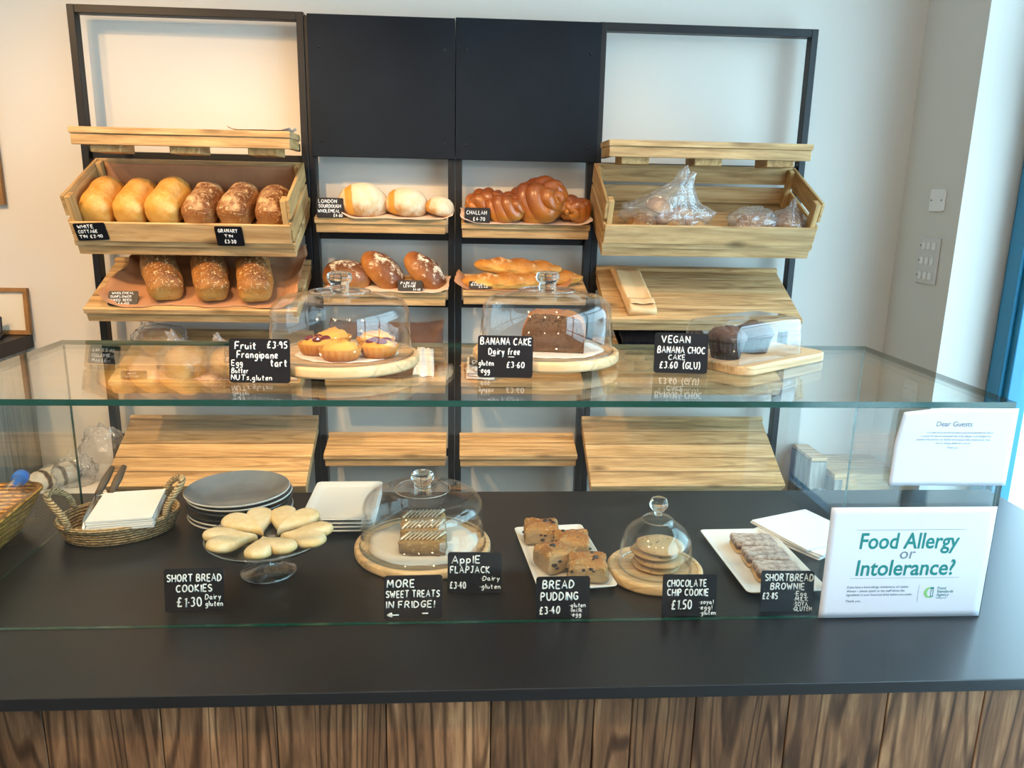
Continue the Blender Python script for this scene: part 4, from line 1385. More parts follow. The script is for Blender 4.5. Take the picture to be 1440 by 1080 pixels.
def board_and_dome(label_b, label_d, loc, rb, rd, hd, foot=True, thick=0.020, shape='dome'):
    b = thing('cake_board', label_b, 'board', loc)
    z0 = 0.006 if foot else 0.0
    if foot:
        MB().lathe([(0.0001, 0), (rb * 0.72, 0), (rb * 0.72, z0), (0.0001, z0)], 48).build('base_ring', M_['screw'], b)
    MB().lathe([(0.0001, z0), (rb - 0.003, z0), (rb, z0 + 0.004), (rb, z0 + thick - 0.004), (rb - 0.003, z0 + thick), (rb - 0.010, z0 + thick), (rb - 0.011, z0 + thick - 0.002), (0.0001, z0 + thick - 0.002)], 80).build('board', M_['board'], b, True, bevel=0.0008, seg=1)
    zt = z0 + thick - 0.002
    d = thing('glass_dome', label_d, 'cake dome', (loc[0], loc[1], loc[2] + zt + 0.0004))
    MB().lathe(dome_shell(rd, hd) if shape == 'dome' else shape, 72, closed=True).build('cover', M_['dome'], d, True)
    return b, d, loc[2] + zt


def ring(d, r, z, rad=0.0012):
    MB().tube([(r * cos(2 * pi * k / 48), r * sin(2 * pi * k / 48), z) for k in range(48)], rad, 6, closed=True).build('rim_line', M_['knob'], d, True)


b1, d1_, zt1 = board_and_dome('round pale wood cake board under the fruit tarts', 'clear glass dome over the fruit tarts, on the glass shelf', (-0.265, 0.258, ZT), 0.146, 0.134, 0.118)
b2, d2_, zt2 = board_and_dome('round pale wood cake board under the banana cake', 'clear glass dome over the banana cake, on the glass shelf', (0.131, 0.318, ZT), 0.146, 0.134, 0.118)
b3, d3_, zt3 = board_and_dome('round wooden cake board with paper under the flapjacks', 'clear glass dome over the flapjacks, on the counter', (-0.116, 0.288, ZC), 0.140, 0.129, 0.118, False)
for d in (d1_, d2_, d3_):
    MB().lathe([(a, z * 0.72) for a, z in knob_profile(1.3)], 28, Matrix.Translation((0, 0, 0.118))).build('knob', M_['knob'], d, True)
    ring(d, 0.056, 0.1185)
    ring(d, 0.1335 if d is not d3_ else 0.1285, 0.0015, 0.0014)
small = []
prof = [(0.070, 0.0), (0.070, 0.035), (0.066, 0.060), (0.056, 0.078), (0.040, 0.090), (0.030, 0.096), (0.027, 0.103), (0.012, 0.107), (0.0001, 0.108)]
prof = chaikin(prof, 2)
prof_in = [(max(a - 0.0022, 0.0001), max(z - (0.0022 if i else 0), 0)) for i, (a, z) in enumerate(prof)]
b4, d4_, zt4 = board_and_dome('small round wooden board under the chocolate chip cookies', 'small bell-shaped glass dome over the chocolate chip cookies', (0.343, 0.172, ZC), 0.093, 0.07, 0.1, False, 0.020, prof + prof_in[::-1])
MB().lathe([(0.0001, 0), (0.008, 0), (0.0075, 0.006), (0.012, 0.010), (0.0175, 0.018), (0.0185, 0.024), (0.015, 0.032), (0.008, 0.036), (0.0001, 0.0365)], 28, Matrix.Translation((0, 0, 0.107))).build('knob', M_['knob'], d4_, True)
ring(d4_, 0.0695, 0.0015, 0.0013)
ring(d4_, 0.030, 0.0975, 0.0012)


def paper_disc(label, loc, r, mat, seed):
    mb = MB()
    mb.grid(lambda u, v: (max(v, 0.001) * r * (1 + 0.03 * sin(7 * 2 * pi * u + seed)) * cos(2 * pi * u), max(v, 0.001) * r * (1 + 0.03 * sin(5 * 2 * pi * u)) * sin(2 * pi * u), 0.0012 * abs(sin(9 * 2 * pi * u)) * v ** 3), 72, 8, cu=True)
    o = mb.build('greaseproof_paper', mat, None, True, solid=0.0004)
    place(o, loc)
    return tag(o, label, 'paper')


paper_disc('pale greaseproof paper circle under the flapjacks', (-0.116, 0.288, zt3 + 0.0008), 0.112, M_['greaseproof'], 1)
paper_disc('pale greaseproof paper circle under the fruit tarts', (-0.255, 0.258, zt1 + 0.0008), 0.095, M_['greaseproof'], 2)
paper_disc('pale greaseproof paper circle under the banana cake', (0.14, 0.318, zt2 + 0.0008), 0.105, M_['greaseproof'], 3)


# fruit tarts
def tart(label, x, y, z, r, kind, seed):
    t = thing('fruit_tart', label, 'tart', (x, y, z), (0, 0, R(seed * 37)), 'fruit tarts under the glass dome')
    h = 0.021
    fl = lambda rr, zz, a: rr * (1 + (0.035 * cos(18 * a) if rr > r * 0.6 else 0))
    MB().lathe([(0.0001, 0), (r * 0.74, 0), (r * 0.86, 0.005), (r, h), (r * 0.97, h + 0.0015), (r * 0.92, h), (r * 0.88, h - 0.004), (0.0001, h - 0.004)], 108, rfun=fl).build('pastry_case', M_['pastry'], t, True)
    mb = MB()

    def fn(d):
        q = 1 + 0.45 * fbm(d, 2.6, seed)
        zz = max(d.z, -0.05) * 0.013 * q
        if kind == 'gold':
            zz *= 1.3
        return Vector((d.x * r * 0.87, d.y * r * 0.87, h - 0.0035 + zz))
    mb.blob(fn, 36, 18)
    mb.build('filling', M_['frangipane'], t, True)
    if kind == 'berry':
        rnd = random.Random(seed)
        for k in range(4):
            a = k * 1.57 + 0.4
            mb = MB().blob(lambda d: Vector((r * 0.42 * cos(a) + d.x * 0.0105, r * 0.42 * sin(a) + d.y * 0.0085, h + 0.008 + d.z * 0.005 * (1 + 0.3 * fbm(d, 3, k)))), 16, 10)
            mb.build('berry', M_['jam'], t, True)


tz = zt1 + 0.0016
tart('golden topped frangipane tart at the back left of the dome', -0.292, 0.318, tz, 0.037, 'gold', 1)
tart('berry topped tart at the left of the dome, beside the sign', -0.308, 0.248, tz, 0.036, 'berry', 2)
tart('golden topped frangipane tart nearest the front of the dome', -0.258, 0.196, tz, 0.038, 'gold', 3)
tart('golden topped frangipane tart at the back right of the dome', -0.205, 0.300, tz, 0.037, 'gold', 4)
tart('berry topped tart at the right of the dome', -0.192, 0.226, tz, 0.036, 'berry', 5)


# banana cake: half a loaf cake, cut face to the front
def banana_cake():
    t = thing('banana_cake', 'dark brown cut banana loaf cake under the glass dome', 'cake', (0.148, 0.318, zt2 + 0.0016), (0, 0, R(-10)))
    w, h, l = 0.128, 0.088, 0.085
    pr = []
    for k in range(41):
        a = pi * k / 40
        x = spow(cos(a), 0.55) * w / 2 * (0.90 + 0.10 * sin(a) ** 0.5)
        z = h * 0.58 * spow(sin(a), 0.35) + h * 0.42 * max(0, sin(a)) ** 1.6 * (0.8 + 0.2 * cos(2 * a + 0.4))
        pr.append((x, z))
    rnd = random.Random(3)

    def fn(u, v):
        k = u * 40
        i = min(int(k), 39)
        f = k - i
        x = pr[i][0] * (1 - f) + pr[i + 1][0] * f
        z = pr[i][1] * (1 - f) + pr[i + 1][1] * f
        p = Vector((x, -l / 2 + v * l, z))
        nz = 1 + 0.06 * fbm(p, 35, 2) * (1 if z > h * 0.5 else 0.4)
        s = 1 - 0.10 * max(0, v - 0.8) / 0.2
        return (p.x * nz * s, p.y, p.z * nz * s)
    MB().grid(fn, 60, 24).build('crust', M_['cakecrust'], t, True, solid=0.003)
    face = MB()
    pts = [fn(k / 40, 0.0) for k in range(41)]
    # crumb body just inside the crust
    vs = [(p[0] * 0.975, -l / 2 - 0.0015, max(p[2] * 0.97, 0.0008)) for p in pts] + [(p[0] * 0.975, l / 2 - 0.004, max(p[2] * 0.93, 0.0008)) for p in pts]
    n = len(pts)
    face.add(vs, [tuple(range(n)), tuple(range(2 * n - 1, n - 1, -1))] + [(i, i + 1, n + i + 1, n + i) for i in range(n - 1)] + [(n - 1, 0, n, 2 * n - 1)])
    face.build('crumb', M_['cakecrumb'], t)


banana_cake()


# rectangular board, square cover and muffins
va = R(35.4)
vb = thing('serving_board', 'pale rounded rectangular board under the chocolate muffins', 'board', (0.561, 0.322, ZT), (0, 0, va))
MB().prism(rrect(0.295, 0.165, 0.03, 8), 0.0, 0.019).build('board', M_['board'], vb, bevel=0.004, seg=3)
vc = thing('cake_cover', 'clear rectangular plastic cover over the chocolate muffins', 'cover', (0.530, 0.302, ZT + 0.0195), (0, 0, va))


def rect_cover(w, d, h, r, th):
    out = []
    for (k, z, rr) in ((1.04, 0, r), (1.0, h - 0.016, r), (0.985, h - 0.006, r), (0.94, h, r * 0.9), (0.86, h + 0.002, r * 0.8)):
        out.append([(x * 1.0, y * 1.0, z) for x, y in rrect(w * k, d - w * (1 - k), rr, 6)])
    return out


mb = MB()
loops = rect_cover(0.232, 0.122, 0.073, 0.018, 0.002)
nL = len(loops[0])
vs = [p for L in loops for p in L]
fs = [(i * nL + k, i * nL + (k + 1) % nL, (i + 1) * nL + (k + 1) % nL, (i + 1) * nL + k) for i in range(len(loops) - 1) for k in range(nL)]
fs.append(tuple((len(loops) - 1) * nL + k for k in range(nL)))
mb.add(vs, fs)
mb.build('cover', M_['acrylic'], vc, True, solid=0.002)


def muffin(label, x, y, r, seed):
    t = thing('chocolate_muffin', label, 'muffin', (x, y, ZT + 0.0195), (0, 0, R(seed * 50)), 'chocolate muffins')
    h = 0.040
    MB().lathe([(0.0001, 0), (r * 0.72, 0), (r, h), (r * 0.97, h), (0.0001, h - 0.003)], 96, rfun=lambda rr, z, a: rr * (1 + (0.03 * cos(24 * a) if rr > r * 0.5 else 0))).build('wrapper', M_['muffin_case'], t, True)
    mb = MB().blob(lambda d: Vector((d.x * r * 1.06, d.y * r * 1.06, h - 0.002 + max(d.z, -0.1) * 0.024 * (1 + 0.25 * fbm(d, 3, seed)))) * (1 + 0.03 * fbm(d, 6, seed)), 40, 20)
    mb.build('muffin_top', M_['muffin'], t, True)


muffin('chocolate muffin at the left under the clear cover', 0.482, 0.266, 0.037, 1)
muffin('chocolate muffin at the right under the clear cover', 0.560, 0.328, 0.037, 2)


# flapjacks
def flapjack(label, x, y, z, yaw_, seed):
    t = thing('flapjack', label, 'cake', (x, y, z), (0, 0, R(yaw_)), 'iced flapjacks')
    w, d, h = 0.094, 0.047, 0.033

    def fn(q):
        p = Vector((spow(q.x, 0.3), spow(q.y, 0.3), spow(q.z, 0.3)))
        mxx = max(abs(p.x), abs(p.y), abs(p.z))
        rr = max(math.hypot(q.x, q.y), 1e-6)
        s = min(1, rr ** 0.3)
        p = Vector((spow(q.x / rr, 0.25) * s * w / 2, spow(q.y / rr, 0.25) * s * d / 2, spow(q.z, 0.4) * h / 2 + h / 2))
        p *= 1
        n = fbm(p, 130, seed) * 0.0030
        return p + q * n
    MB().blob(fn, 64, 30).build('oat_bar', M_['oat'], t, True)
    mb = MB()
    pts = []
    nz = 9
    for k in range(nz * 2):
        xx = -w / 2 + 0.011 + (w - 0.022) * k / (nz * 2 - 1)
        pts.append((xx + (0.006 if k % 2 else -0.006), (d / 2 - 0.004) * (1 if k % 2 else -1), h + 0.0022))
    mb.tube(pts, 0.0021, 8)
    pts2 = [(px + 0.003, py * 0.8, pz + 0.0008) for px, py, pz in pts]
    mb.tube(pts2, 0.0015, 6)
    mb.build('icing', M_['icing'], t, True)


fz = zt3 + 0.002
flapjack('iced oat flapjack bar at the back of the dome row', -0.118, 0.352, fz, 2, 1)
flapjack('iced oat flapjack bar in the middle of the dome row', -0.116, 0.297, fz, 3, 2)
flapjack('iced oat flapjack bar at the front of the dome row', -0.113, 0.240, fz, -3, 3)


# cookies in small dome
def cookie(label, x, y, z, r, seed):
    mb = MB().blob(lambda d: Vector((d.x * r, d.y * r, spow(d.z, 0.8) * 0.0055 + 0.0055 + 0.002 * max(0, 1 - (d.x ** 2 + d.y ** 2)))) * 1.0 + Vector((d.x, d.y, 0)) * 0.003 * fbm(d, 2, seed), 40, 14)
    o = mb.build('chocolate_chip_cookie', M_['choc_cookie'], None, True)
    place(o, (x, y, z), (R((2, -1, 2, -2)[seed % 4]) * 0.3, 0, seed))
    tag(o, label, 'cookie', 'chocolate chip cookies in a stack')


for k, s in enumerate(('lowest chocolate chip cookie of the stack in the small dome', 'chocolate chip cookie second from the bottom of the dome stack', 'chocolate chip cookie second from the top of the dome stack', 'topmost chocolate chip cookie of the stack in the small dome')):
    cookie(s, 0.345 + (0, 0.004, -0.003, 0.006)[k], 0.172 + (0, -0.004, 0.003, 0.0)[k], zt4 + 0.0006 + k * 0.0125, 0.047, k)


# ---------------------------------------------------------------- white rectangular trays
def tray(label, corners, group):
    (fl, fr, br, bl) = [Vector(c) for c in corners]
    c = (fl + fr + br + bl) / 4
    ax = ((fr - fl) + (br - bl)) / 2
    ay = ((bl - fl) + (br - fr)) / 2
    w, l = ax.length, ay.length
    yaw_ = math.atan2(ax.y, ax.x)
    t = thing('serving_tray', label, 'tray', (c.x, c.y, ZC), (0, 0, yaw_), group)
    loops = [rrect(w * 0.80, l * 0.88, 0.006), rrect(w * 0.82, l * 0.90, 0.008), rrect(w, l, 0.010), rrect(w - 0.004, l - 0.004, 0.009), rrect(w * 0.83, l * 0.905, 0.008), rrect(w * 0.80, l * 0.885, 0.007)]
    zs = [0.0, 0.002, 0.012, 0.0135, 0.006, 0.005]
    n = len(loops[0])
    vs = [(x, y, z) for L, z in zip(loops, zs) for x, y in L]
    fs = [(i * n + k, i * n + (k + 1) % n, (i + 1) * n + (k + 1) % n, (i + 1) * n + k) for i in range(5) for k in range(n)]
    fs.append(tuple(range(n - 1, -1, -1)))
    fs.append(tuple(5 * n + k for k in range(n)))
    MB().add(vs, fs).build('dish', M_['white_china'], t, True, bevel=0.001, seg=1)
    return c, yaw_


tray('long white china tray under the bread pudding squares', ((0.097, 0.090), (0.250, 0.100), (0.239, 0.392), (0.086, 0.372)), 'white serving trays')
tray('long white china tray under the dusted brownies', ((0.489, 0.070), (0.645, 0.076), (0.655, 0.357), (0.490, 0.355)), 'white serving trays')


def slab(mb, w, d, h, seed, amp=0.0042, e=0.22):
    def fn(q):
        rr = max(math.hypot(q.x, q.y), 1e-6)
        s = min(1, rr ** 0.35)
        p = Vector((spow(q.x / rr, e) * s * w / 2, spow(q.y / rr, e) * s * d / 2, spow(q.z, 0.4) * h / 2 + h / 2))
        n = fbm(p, 55, seed) * amp + fbm(p, 150, seed) * amp * 0.4
        if q.z > 0.5:
            p.z += fbm(p, 40, seed + 5) * amp * 1.4
        return p + Vector((q.x, q.y, max(q.z, 0))) * n
    return mb.blob(fn, 64, 34)


def pudding(label, x, y, z, rz, w, d, h, seed, rx=0.0):
    t = thing('bread_pudding', label, 'cake', (x, y, z), (R(rx), 0, R(rz)), 'bread pudding squares')
    slab(MB(), w, d, h, seed).build('sponge', M_['pudding'], t, True)
    rnd = random.Random(seed)
    mb = MB()
    for k in range(9):
        a = rnd.random()
        zz = rnd.uniform(0.25, 0.8) * h
        if k % 4 == 0:
            p = (rnd.uniform(-0.4, 0.4) * w, rnd.uniform(-0.4, 0.4) * d, h)
        elif k % 2:
            p = (rnd.uniform(-0.42, 0.42) * w, -d / 2 + 0.001, zz)
        else:
            p = (-w / 2 * rnd.choice((1, -1)) * 0.98, rnd.uniform(-0.42, 0.42) * d, zz)
        s = rnd.uniform(0.0018, 0.0052)
        mb.blob(lambda q: Vector(p) + Vector((q.x * s * 1.4, q.y * s * 1.2, q.z * s * 0.8)), 8, 6)
    mb.build('raisins', M_['raisin'], t, True)


pz = ZC + 0.0065
pudding('bread pudding square at the far end of the white tray', 0.133, 0.318, pz, -2, 0.072, 0.062, 0.042, 11)
pudding('bread pudding square on the right side of the white tray, second from back', 0.190, 0.252, pz, -4, 0.070, 0.060, 0.044, 12)
pudding('bread pudding square at the left of the white tray, above its sign', 0.147, 0.190, pz + 0.0005, 28, 0.066, 0.058, 0.046, 13)
pudding('bread pudding square nearest the front of the white tray', 0.205, 0.148, pz, -6, 0.076, 0.058, 0.044, 14)


def brownie(label, x, y, z, rz, seed, rx):
    t = thing('shortbread_brownie', label, 'cake', (x, y, z), (R(rx), 0, R(rz)), 'dusted brownies')
    slab(MB(), 0.088, 0.058, 0.008, seed, 0.0008).build('shortbread_base', M_['shortbase'], t, True)
    o = slab(MB(), 0.088, 0.058, 0.016, seed + 3, 0.0012).build('brownie_top', M_['brownie'], t, True)
    o.location = (0, 0, 0.0078)


brownie('dusted brownie at the back of its white tray', 0.577, 0.270, pz, -3, 1, 0)
brownie('dusted brownie in the middle of its white tray', 0.579, 0.206, pz, -4, 2, 0)
brownie('dusted brownie at the front of its tray, partly behind the sign', 0.578, 0.143, pz, -6, 3, 0)

# ---------------------------------------------------------------- cake stand with hearts
SX, SY = -0.410, 0.200
st = thing('cake_stand', 'footed clear glass cake stand holding heart biscuits', 'cake stand', (SX, SY, ZC))
MB().lathe([(0.0001, 0.003), (0.020, 0.004), (0.046, 0.0005), (0.051, 0.0), (0.0525, 0.002), (0.050, 0.005), (0.030, 0.010), (0.016, 0.016), (0.0125, 0.022), (0.0125, 0.040), (0.016, 0.054), (0.018, 0.060), (0.0001, 0.060)], 56).build('foot', M_['stand'], st, True)
MB().lathe([(0.0001, 0.0605), (0.045, 0.0605), (0.085, 0.064), (0.108, 0.070), (0.113, 0.075), (0.114, 0.0775), (0.112, 0.0785), (0.106, 0.074), (0.085, 0.0675), (0.0001, 0.0645)], 72).build('plate', M_['stand'], st, True)
MB().tube([(0.0512 * cos(2 * pi * k / 64), 0.0512 * sin(2 * pi * k / 64), 0.0028) for k in range(64)], 0.0015, 8, closed=True).build('foot_rim', M_['knob'], st, True)
MB().tube([(0.1135 * cos(2 * pi * k / 64), 0.1135 * sin(2 * pi * k / 64), 0.0780) for k in range(64)], 0.0014, 6, closed=True).build('rim', M_['knob'], st, True)


def heart(label, ang, rad, size, tilt, seed, spin, lift=0.0):
    pts = []
    for k in range(48):
        a = 2 * pi * k / 48
        x = 16 * sin(a) ** 3
        y = 13 * cos(a) - 5 * cos(2 * a) - 2 * cos(3 * a) - cos(4 * a)
        pts.append((x / 16 * size, (y + 3) / 15 * size))
    h = 0.019
    mb = MB()
    rings = [(0.90, 0.0), (1.0, 0.003), (1.03, 0.008), (0.99, 0.013), (0.90, 0.0165), (0.70, 0.0185), (0.40, 0.0195), (0.12, 0.0198)]
    vs = []
    for (s, z) in rings:
        for (x, y) in pts:
            vs.append((x * s, y * s, z + 0.0012 * fbm((x * s, y * s, z), 60, seed)))
    n = 48
    fs = [(i * n + k, (i + 0) * n + (k + 1) % n, (i + 1) * n + (k + 1) % n, (i + 1) * n + k) for i in range(len(rings) - 1) for k in range(n)]
    fs = [tuple(reversed(f)) for f in fs]
    fs.append(tuple(k for k in range(n)))
    fs.append(tuple((len(rings) - 1) * n + k for k in reversed(range(n))))
    mb.add(vs, fs)
    o = mb.build('heart_biscuit', M_['cookie'], None, True)
    a = R(ang)
    # point of the heart towards the middle of the stand, rising with the plate
    place(o, (SX + rad * cos(a), SY + rad * sin(a), ZC + 0.0675 + lift), (0, 0, 0))
    o.rotation_euler = (Matrix.Rotation(a - pi / 2 + R(spin), 4, 'Z') @ Matrix.Rotation(R(tilt), 4, 'X')).to_euler()
    tag(o, label, 'biscuit', 'heart shortbread biscuits')


heart('heart shaped shortbread biscuit at the back left of the stand', 128, 0.064, 0.051, 7, 1, 0, 0.003)
heart('heart shaped shortbread biscuit at the back right of the stand', 64, 0.068, 0.051, 7, 2, 10, 0.003)
heart('heart shaped shortbread biscuit at the right edge of the stand', -6, 0.074, 0.049, 7, 3, 0, 0.003)
heart('heart shaped shortbread biscuit at the front of the stand', -74, 0.056, 0.047, 7, 4, 12, 0.003)
heart('heart shaped shortbread biscuit at the front left of the stand', 200, 0.064, 0.049, 7, 5, 4, 0.003)


# ---------------------------------------------------------------- plate stacks
def dinner_plate(label, z, r, mats, k):
    t = thing('dinner_plate', label, 'plate', (-0.532 + 0.003 * sin(k * 2.3), 0.455 + 0.003 * cos(k * 1.7), z), (0, 0, 0), 'round dinner plates in a stack')
    MB().lathe([(0.0001, 0.001), (r * 0.56, 0.0), (r * 0.60, 0.002), (r * 0.80, 0.010), (r * 0.985, 0.0195), (r, 0.0215), (r * 0.985, 0.0235)], 72).build('underside', mats[1], t, True)
    MB().lathe([(r * 0.985, 0.0235), (r * 0.96, 0.0225), (r * 0.80, 0.0150), (r * 0.66, 0.0075), (r * 0.62, 0.0058), (0.0001, 0.0052)], 72).build('face', mats[0], t, True)


g1 = (M_['plate_grey'], M_['plate_rim'])
bk = (M_['plate_black'], M_['plate_black'])
for k, (s, mt) in enumerate((('lowest pale-edged dinner plate of the round stack', g1), ('pale-edged dinner plate second from the bottom of the round stack', g1),
                             ('black dinner plate third from the bottom of the round stack', bk), ('black dinner plate fourth from the bottom of the round stack', bk),
                             ('grey dinner plate just under the topmost of the round stack', g1), ('grey glazed dinner plate on top of the round stack', g1))):
    dinner_plate(s, ZC + 0.0003 + k * 0.0108, 0.112 if mt is bk else 0.113, mt, k)


def square_plate(label, k):
    w, l = 0.158, 0.232
    t = thing('square_plate', label, 'plate', (-0.306 + 0.002 * sin(k * 3), 0.474, ZC + 0.0003 + k * 0.0088), (0, 0, R(0.5 + 0.6 * sin(k * 2.1))), 'white oblong plates in a stack')
    loops = [rrect(w * 0.72, l * 0.76, 0.008), rrect(w * 0.76, l * 0.80, 0.01), rrect(w, l, 0.012), rrect(w - 0.004, l - 0.004, 0.011), rrect(w * 0.80, l * 0.84, 0.01), rrect(w * 0.74, l * 0.78, 0.008)]
    zs = [0.0, 0.0015, 0.012, 0.0135, 0.0075, 0.0060]
    n = len(loops[0])
    vs = [(x, y, z) for L, z in zip(loops, zs) for x, y in L]
    fs = [(i * n + j, i * n + (j + 1) % n, (i + 1) * n + (j + 1) % n, (i + 1) * n + j) for i in range(5) for j in range(n)]
    fs += [tuple(range(n - 1, -1, -1)), tuple(5 * n + j for j in range(n))]
    MB().add(vs, fs).build('dish', M_['white_china'], t, True, bevel=0.001, seg=1)


for k, s in enumerate(('lowest white oblong plate of the stack behind the heart biscuits', 'white oblong plate second from the bottom of its stack', 'white oblong plate second from the top of its stack', 'topmost white oblong plate of the stack left of the flapjack dome')):
    square_plate(s, k)


# ---------------------------------------------------------------- rattan tray, paper bags, tongs
def rattan():
    cx, cy = -0.772, 0.400
    t = thing('rattan_tray', 'oval rattan tray with two looped handles holding white paper bags', 'tray', (cx, cy, ZC), (0, 0, R(20)))
    a, b, h = 0.118, 0.092, 0.036

    def wall(u, v):
        an = 2 * pi * u
        s = 0.88 + 0.12 * v
        wob = 1 + 0.008 * sin(40 * an) * (1 if int(v * 6) % 2 else -1)
        return (a * s * wob * cos(an), b * s * wob * sin(an), 0.002 + v * h)
    MB().grid(wall, 120, 9, cu=True).build('woven_side', M_['rattan'], t, True, solid=0.005)
    MB().prism([(a * 0.885 * cos(2 * pi * k / 60), b * 0.885 * sin(2 * pi * k / 60)) for k in range(60)], 0.0, 0.004).build('woven_base', M_['rattan'], t)
    MB().tube([(a * cos(2 * pi * k / 80), b * sin(2 * pi * k / 80), h + 0.003) for k in range(80)], 0.0052, 10, closed=True).build('rim', M_['rattan_rim'], t, True)
    for s in (-1, 1):
        pts = []
        for k in range(25):
            q = pi * k / 24
            an = (pi if s < 0 else 0) + R(40) * cos(q)
            rr = 1.0 + 0.10 * sin(q)
            pts.append((a * rr * cos(an), b * rr * sin(an) , h + 0.002 + 0.062 * sin(q) ** 0.8))
        MB().tube(pts, 0.0072, 10).build('handle', M_['rattan_rim'], t, True)
    for k in range(12):
        big = k > 6
        hw_, hl_ = (0.063, 0.077) if big else (0.050, 0.060)
        o = MB().box(-hw_, hw_, -hl_, hl_, 0, 0.0034).build('paper_bag', M_['paper_white'])
        place(o, (cx + (0.022 if big else 0.012), cy - (0.008 if big else -0.004), ZC + 0.0066 + k * 0.0048), (R(1.5), R(0), R(11 + 1.2 * sin(k * 2.2))))
        tag(o, 'white paper bag in the neat stack on the oval rattan tray', 'bag', 'white paper bags in the rattan tray')
    tg = thing('serving_tongs', 'metal serving tongs with dark grips leaning in the rattan tray', 'tongs', (cx - 0.052, cy + 0.0, ZC + 0.020), (0, 0, R(14)))
    for s in (-1, 1):
        p = [Vector((-0.012 + s * 0.004, -0.055, -0.010)), Vector((-0.006 + s * 0.011, -0.010, 0.012)), Vector((0.012 + s * 0.013, 0.052, 0.042))]
        MB().tube(p, [0.004, 0.006, 0.006], 10, flat=0.4).build('arm', M_['tool_steel'], tg, True)
        MB().tube([p[2], Vector((0.024 + s * 0.013, 0.090, 0.064)), Vector((0.034 + s * 0.012, 0.118, 0.082))], [0.007, 0.009, 0.006], 10).build('grip', M_['tool_dark'], tg, True)
    MB().tube([(0.010 - 0.013, 0.05, 0.041), (0.010 + 0.013, 0.05, 0.041)], 0.0035, 8).build('hinge', M_['tool_steel'], tg, True)


rattan()


# wicker basket at the left, outside the glass
def basket():
    x0, x1, y0, y1, h = -1.245, -0.938, 0.055, 0.470, 0.082
    cx, cy = (x0 + x1) / 2, (y0 + y1) / 2
    t = thing('wicker_basket', 'orange brown wicker basket outside the left glass pane', 'basket', (-1.086, 0.238, ZC), (0, 0, R(5)))
    w, l = x1 - x0, y1 - y0
    n = 6
    vs, zs, sc = [], 8, []
    N = None
    for j in range(9):
        v = j / 8
        L = rrect(w * (0.76 + 0.24 * v), l * (0.82 + 0.18 * v), 0.03, 8)
        # resample densely
        P = []
        for i in range(len(L)):
            a, b = L[i], L[(i + 1) % len(L)]
            m_ = max(1, int(math.dist(a, b) / 0.012)) if j == -1 else (12 if i % 9 == 8 else 1)
            for q in range(m_):
                f = q / m_
                P.append((a[0] + (b[0] - a[0]) * f, a[1] + (b[1] - a[1]) * f))
        N = len(P)
        for k, (x, y) in enumerate(P):
            wv = 1 + 0.012 * sin(k * 1.9) * (1 if j % 2 else -1)
            vs.append((x * wv, y * wv, 0.002 + v * h))
    fs = [(j * N + k, j * N + (k + 1) % N, (j + 1) * N + (k + 1) % N, (j + 1) * N + k) for j in range(8) for k in range(N)]
    MB().add(vs, fs).build('woven_side', M_['wicker'], t, True, solid=0.006)
    MB().prism(rrect(w * 0.76, l * 0.82, 0.03), 0.0, 0.004).build('woven_base', M_['wicker'], t)
    L = rrect(w, l, 0.03, 8)
    MB().tube([(x, y, h + 0.003) for x, y in L], 0.0065, 10, closed=True).build('rim', M_['wicker'], t, True)
    o = MB().grid(lambda u, v: ((u - 0.5) * 0.20, (v - 0.5) * 0.30, 0.004 * fbm((u, v, 0), 5, 2)), 14, 14).build('napkin', M_['pinkpaper'], None, True, solid=0.002)
    place(o, (-1.086, 0.238, ZC + 0.030), (0, 0, R(5)))
    tag(o, 'buff paper napkin lining the wicker basket', 'napkin')
    s = thing('dispenser_tube', 'clear plastic tube with blue ends lying in the wicker basket', 'tube', (-0.966, 0.330, ZC + 0.104), (R(3), 0, R(11)))
    MB().tube([(0, -0.095, 0), (0, 0.095, 0)], 0.0135, 24).build('body', M_['acrylic'], s, True)
    for e in (-1, 1):
        MB().tube([(0, e * 0.092, 0), (0, e * 0.094, 0), (0, e * 0.114, 0), (0, e * 0.116, 0)], [0.014, 0.0155, 0.0155, 0.013], 24).build('cap', M_['blue_plastic'], s, True)


basket()


# napkins at the right
def napkins():
    c = Vector((0.725, 0.335))
    for k, (dx, dy, a) in enumerate(((0.0, 0.0, 24), (0.001, 0.002, 25), (-0.001, 0.001, 23.5), (0.002, 0.0, 26), (-0.004, 0.010, 15), (-0.002, 0.008, 14))):
        w = 0.165
        o = MB().prism(rrect(w, w, 0.004), 0, 0.0028).build('napkin', M_['paper_white'], None, bevel=0.0008, seg=1)
        place(o, (c.x + dx, c.y + dy, ZC + 0.0003 + k * 0.0032), (0, 0, R(a + 8)))
        if k < 4:
            tag(o, 'white paper napkin in the lower square pile beside the brownie tray', 'napkin', 'lower white napkins')
        else:
            tag(o, ('white paper napkin turned askew, under the topmost one', 'topmost white paper napkin, turned askew beside the brownies')[k - 4], 'napkin', 'turned white napkins')


napkins()

# ---------------------------------------------------------------- things along the back wall
sc_ = thing('side_counter', 'dark topped side counter with weathered grey panels at the left edge', 'counter', (-2.05, 0, 0))
MB().box(-0.55, 0.445, 0.55, 1.698, 1.05, 1.10).build('top', M_['tagboard'], sc_, bevel=0.002)
pn = MB()
for k in range(6):
    y0 = 0.60 + k * 0.182
    pn.box(0.405, 0.425, y0, y0 + 0.180, 0.09, 1.0495)
pn.build('panel', M_['grey_wood'], sc_, bevel=0.001)
MB().box(-0.5, 0.404, 0.60, 1.69, 0.09, 1.0495).build('carcass', M_['grey_wood'], sc_)
MB().box(-0.48, 0.39, 0.62, 1.68, 0.0, 0.0895).build('plinth', M_['tagboard'], sc_)


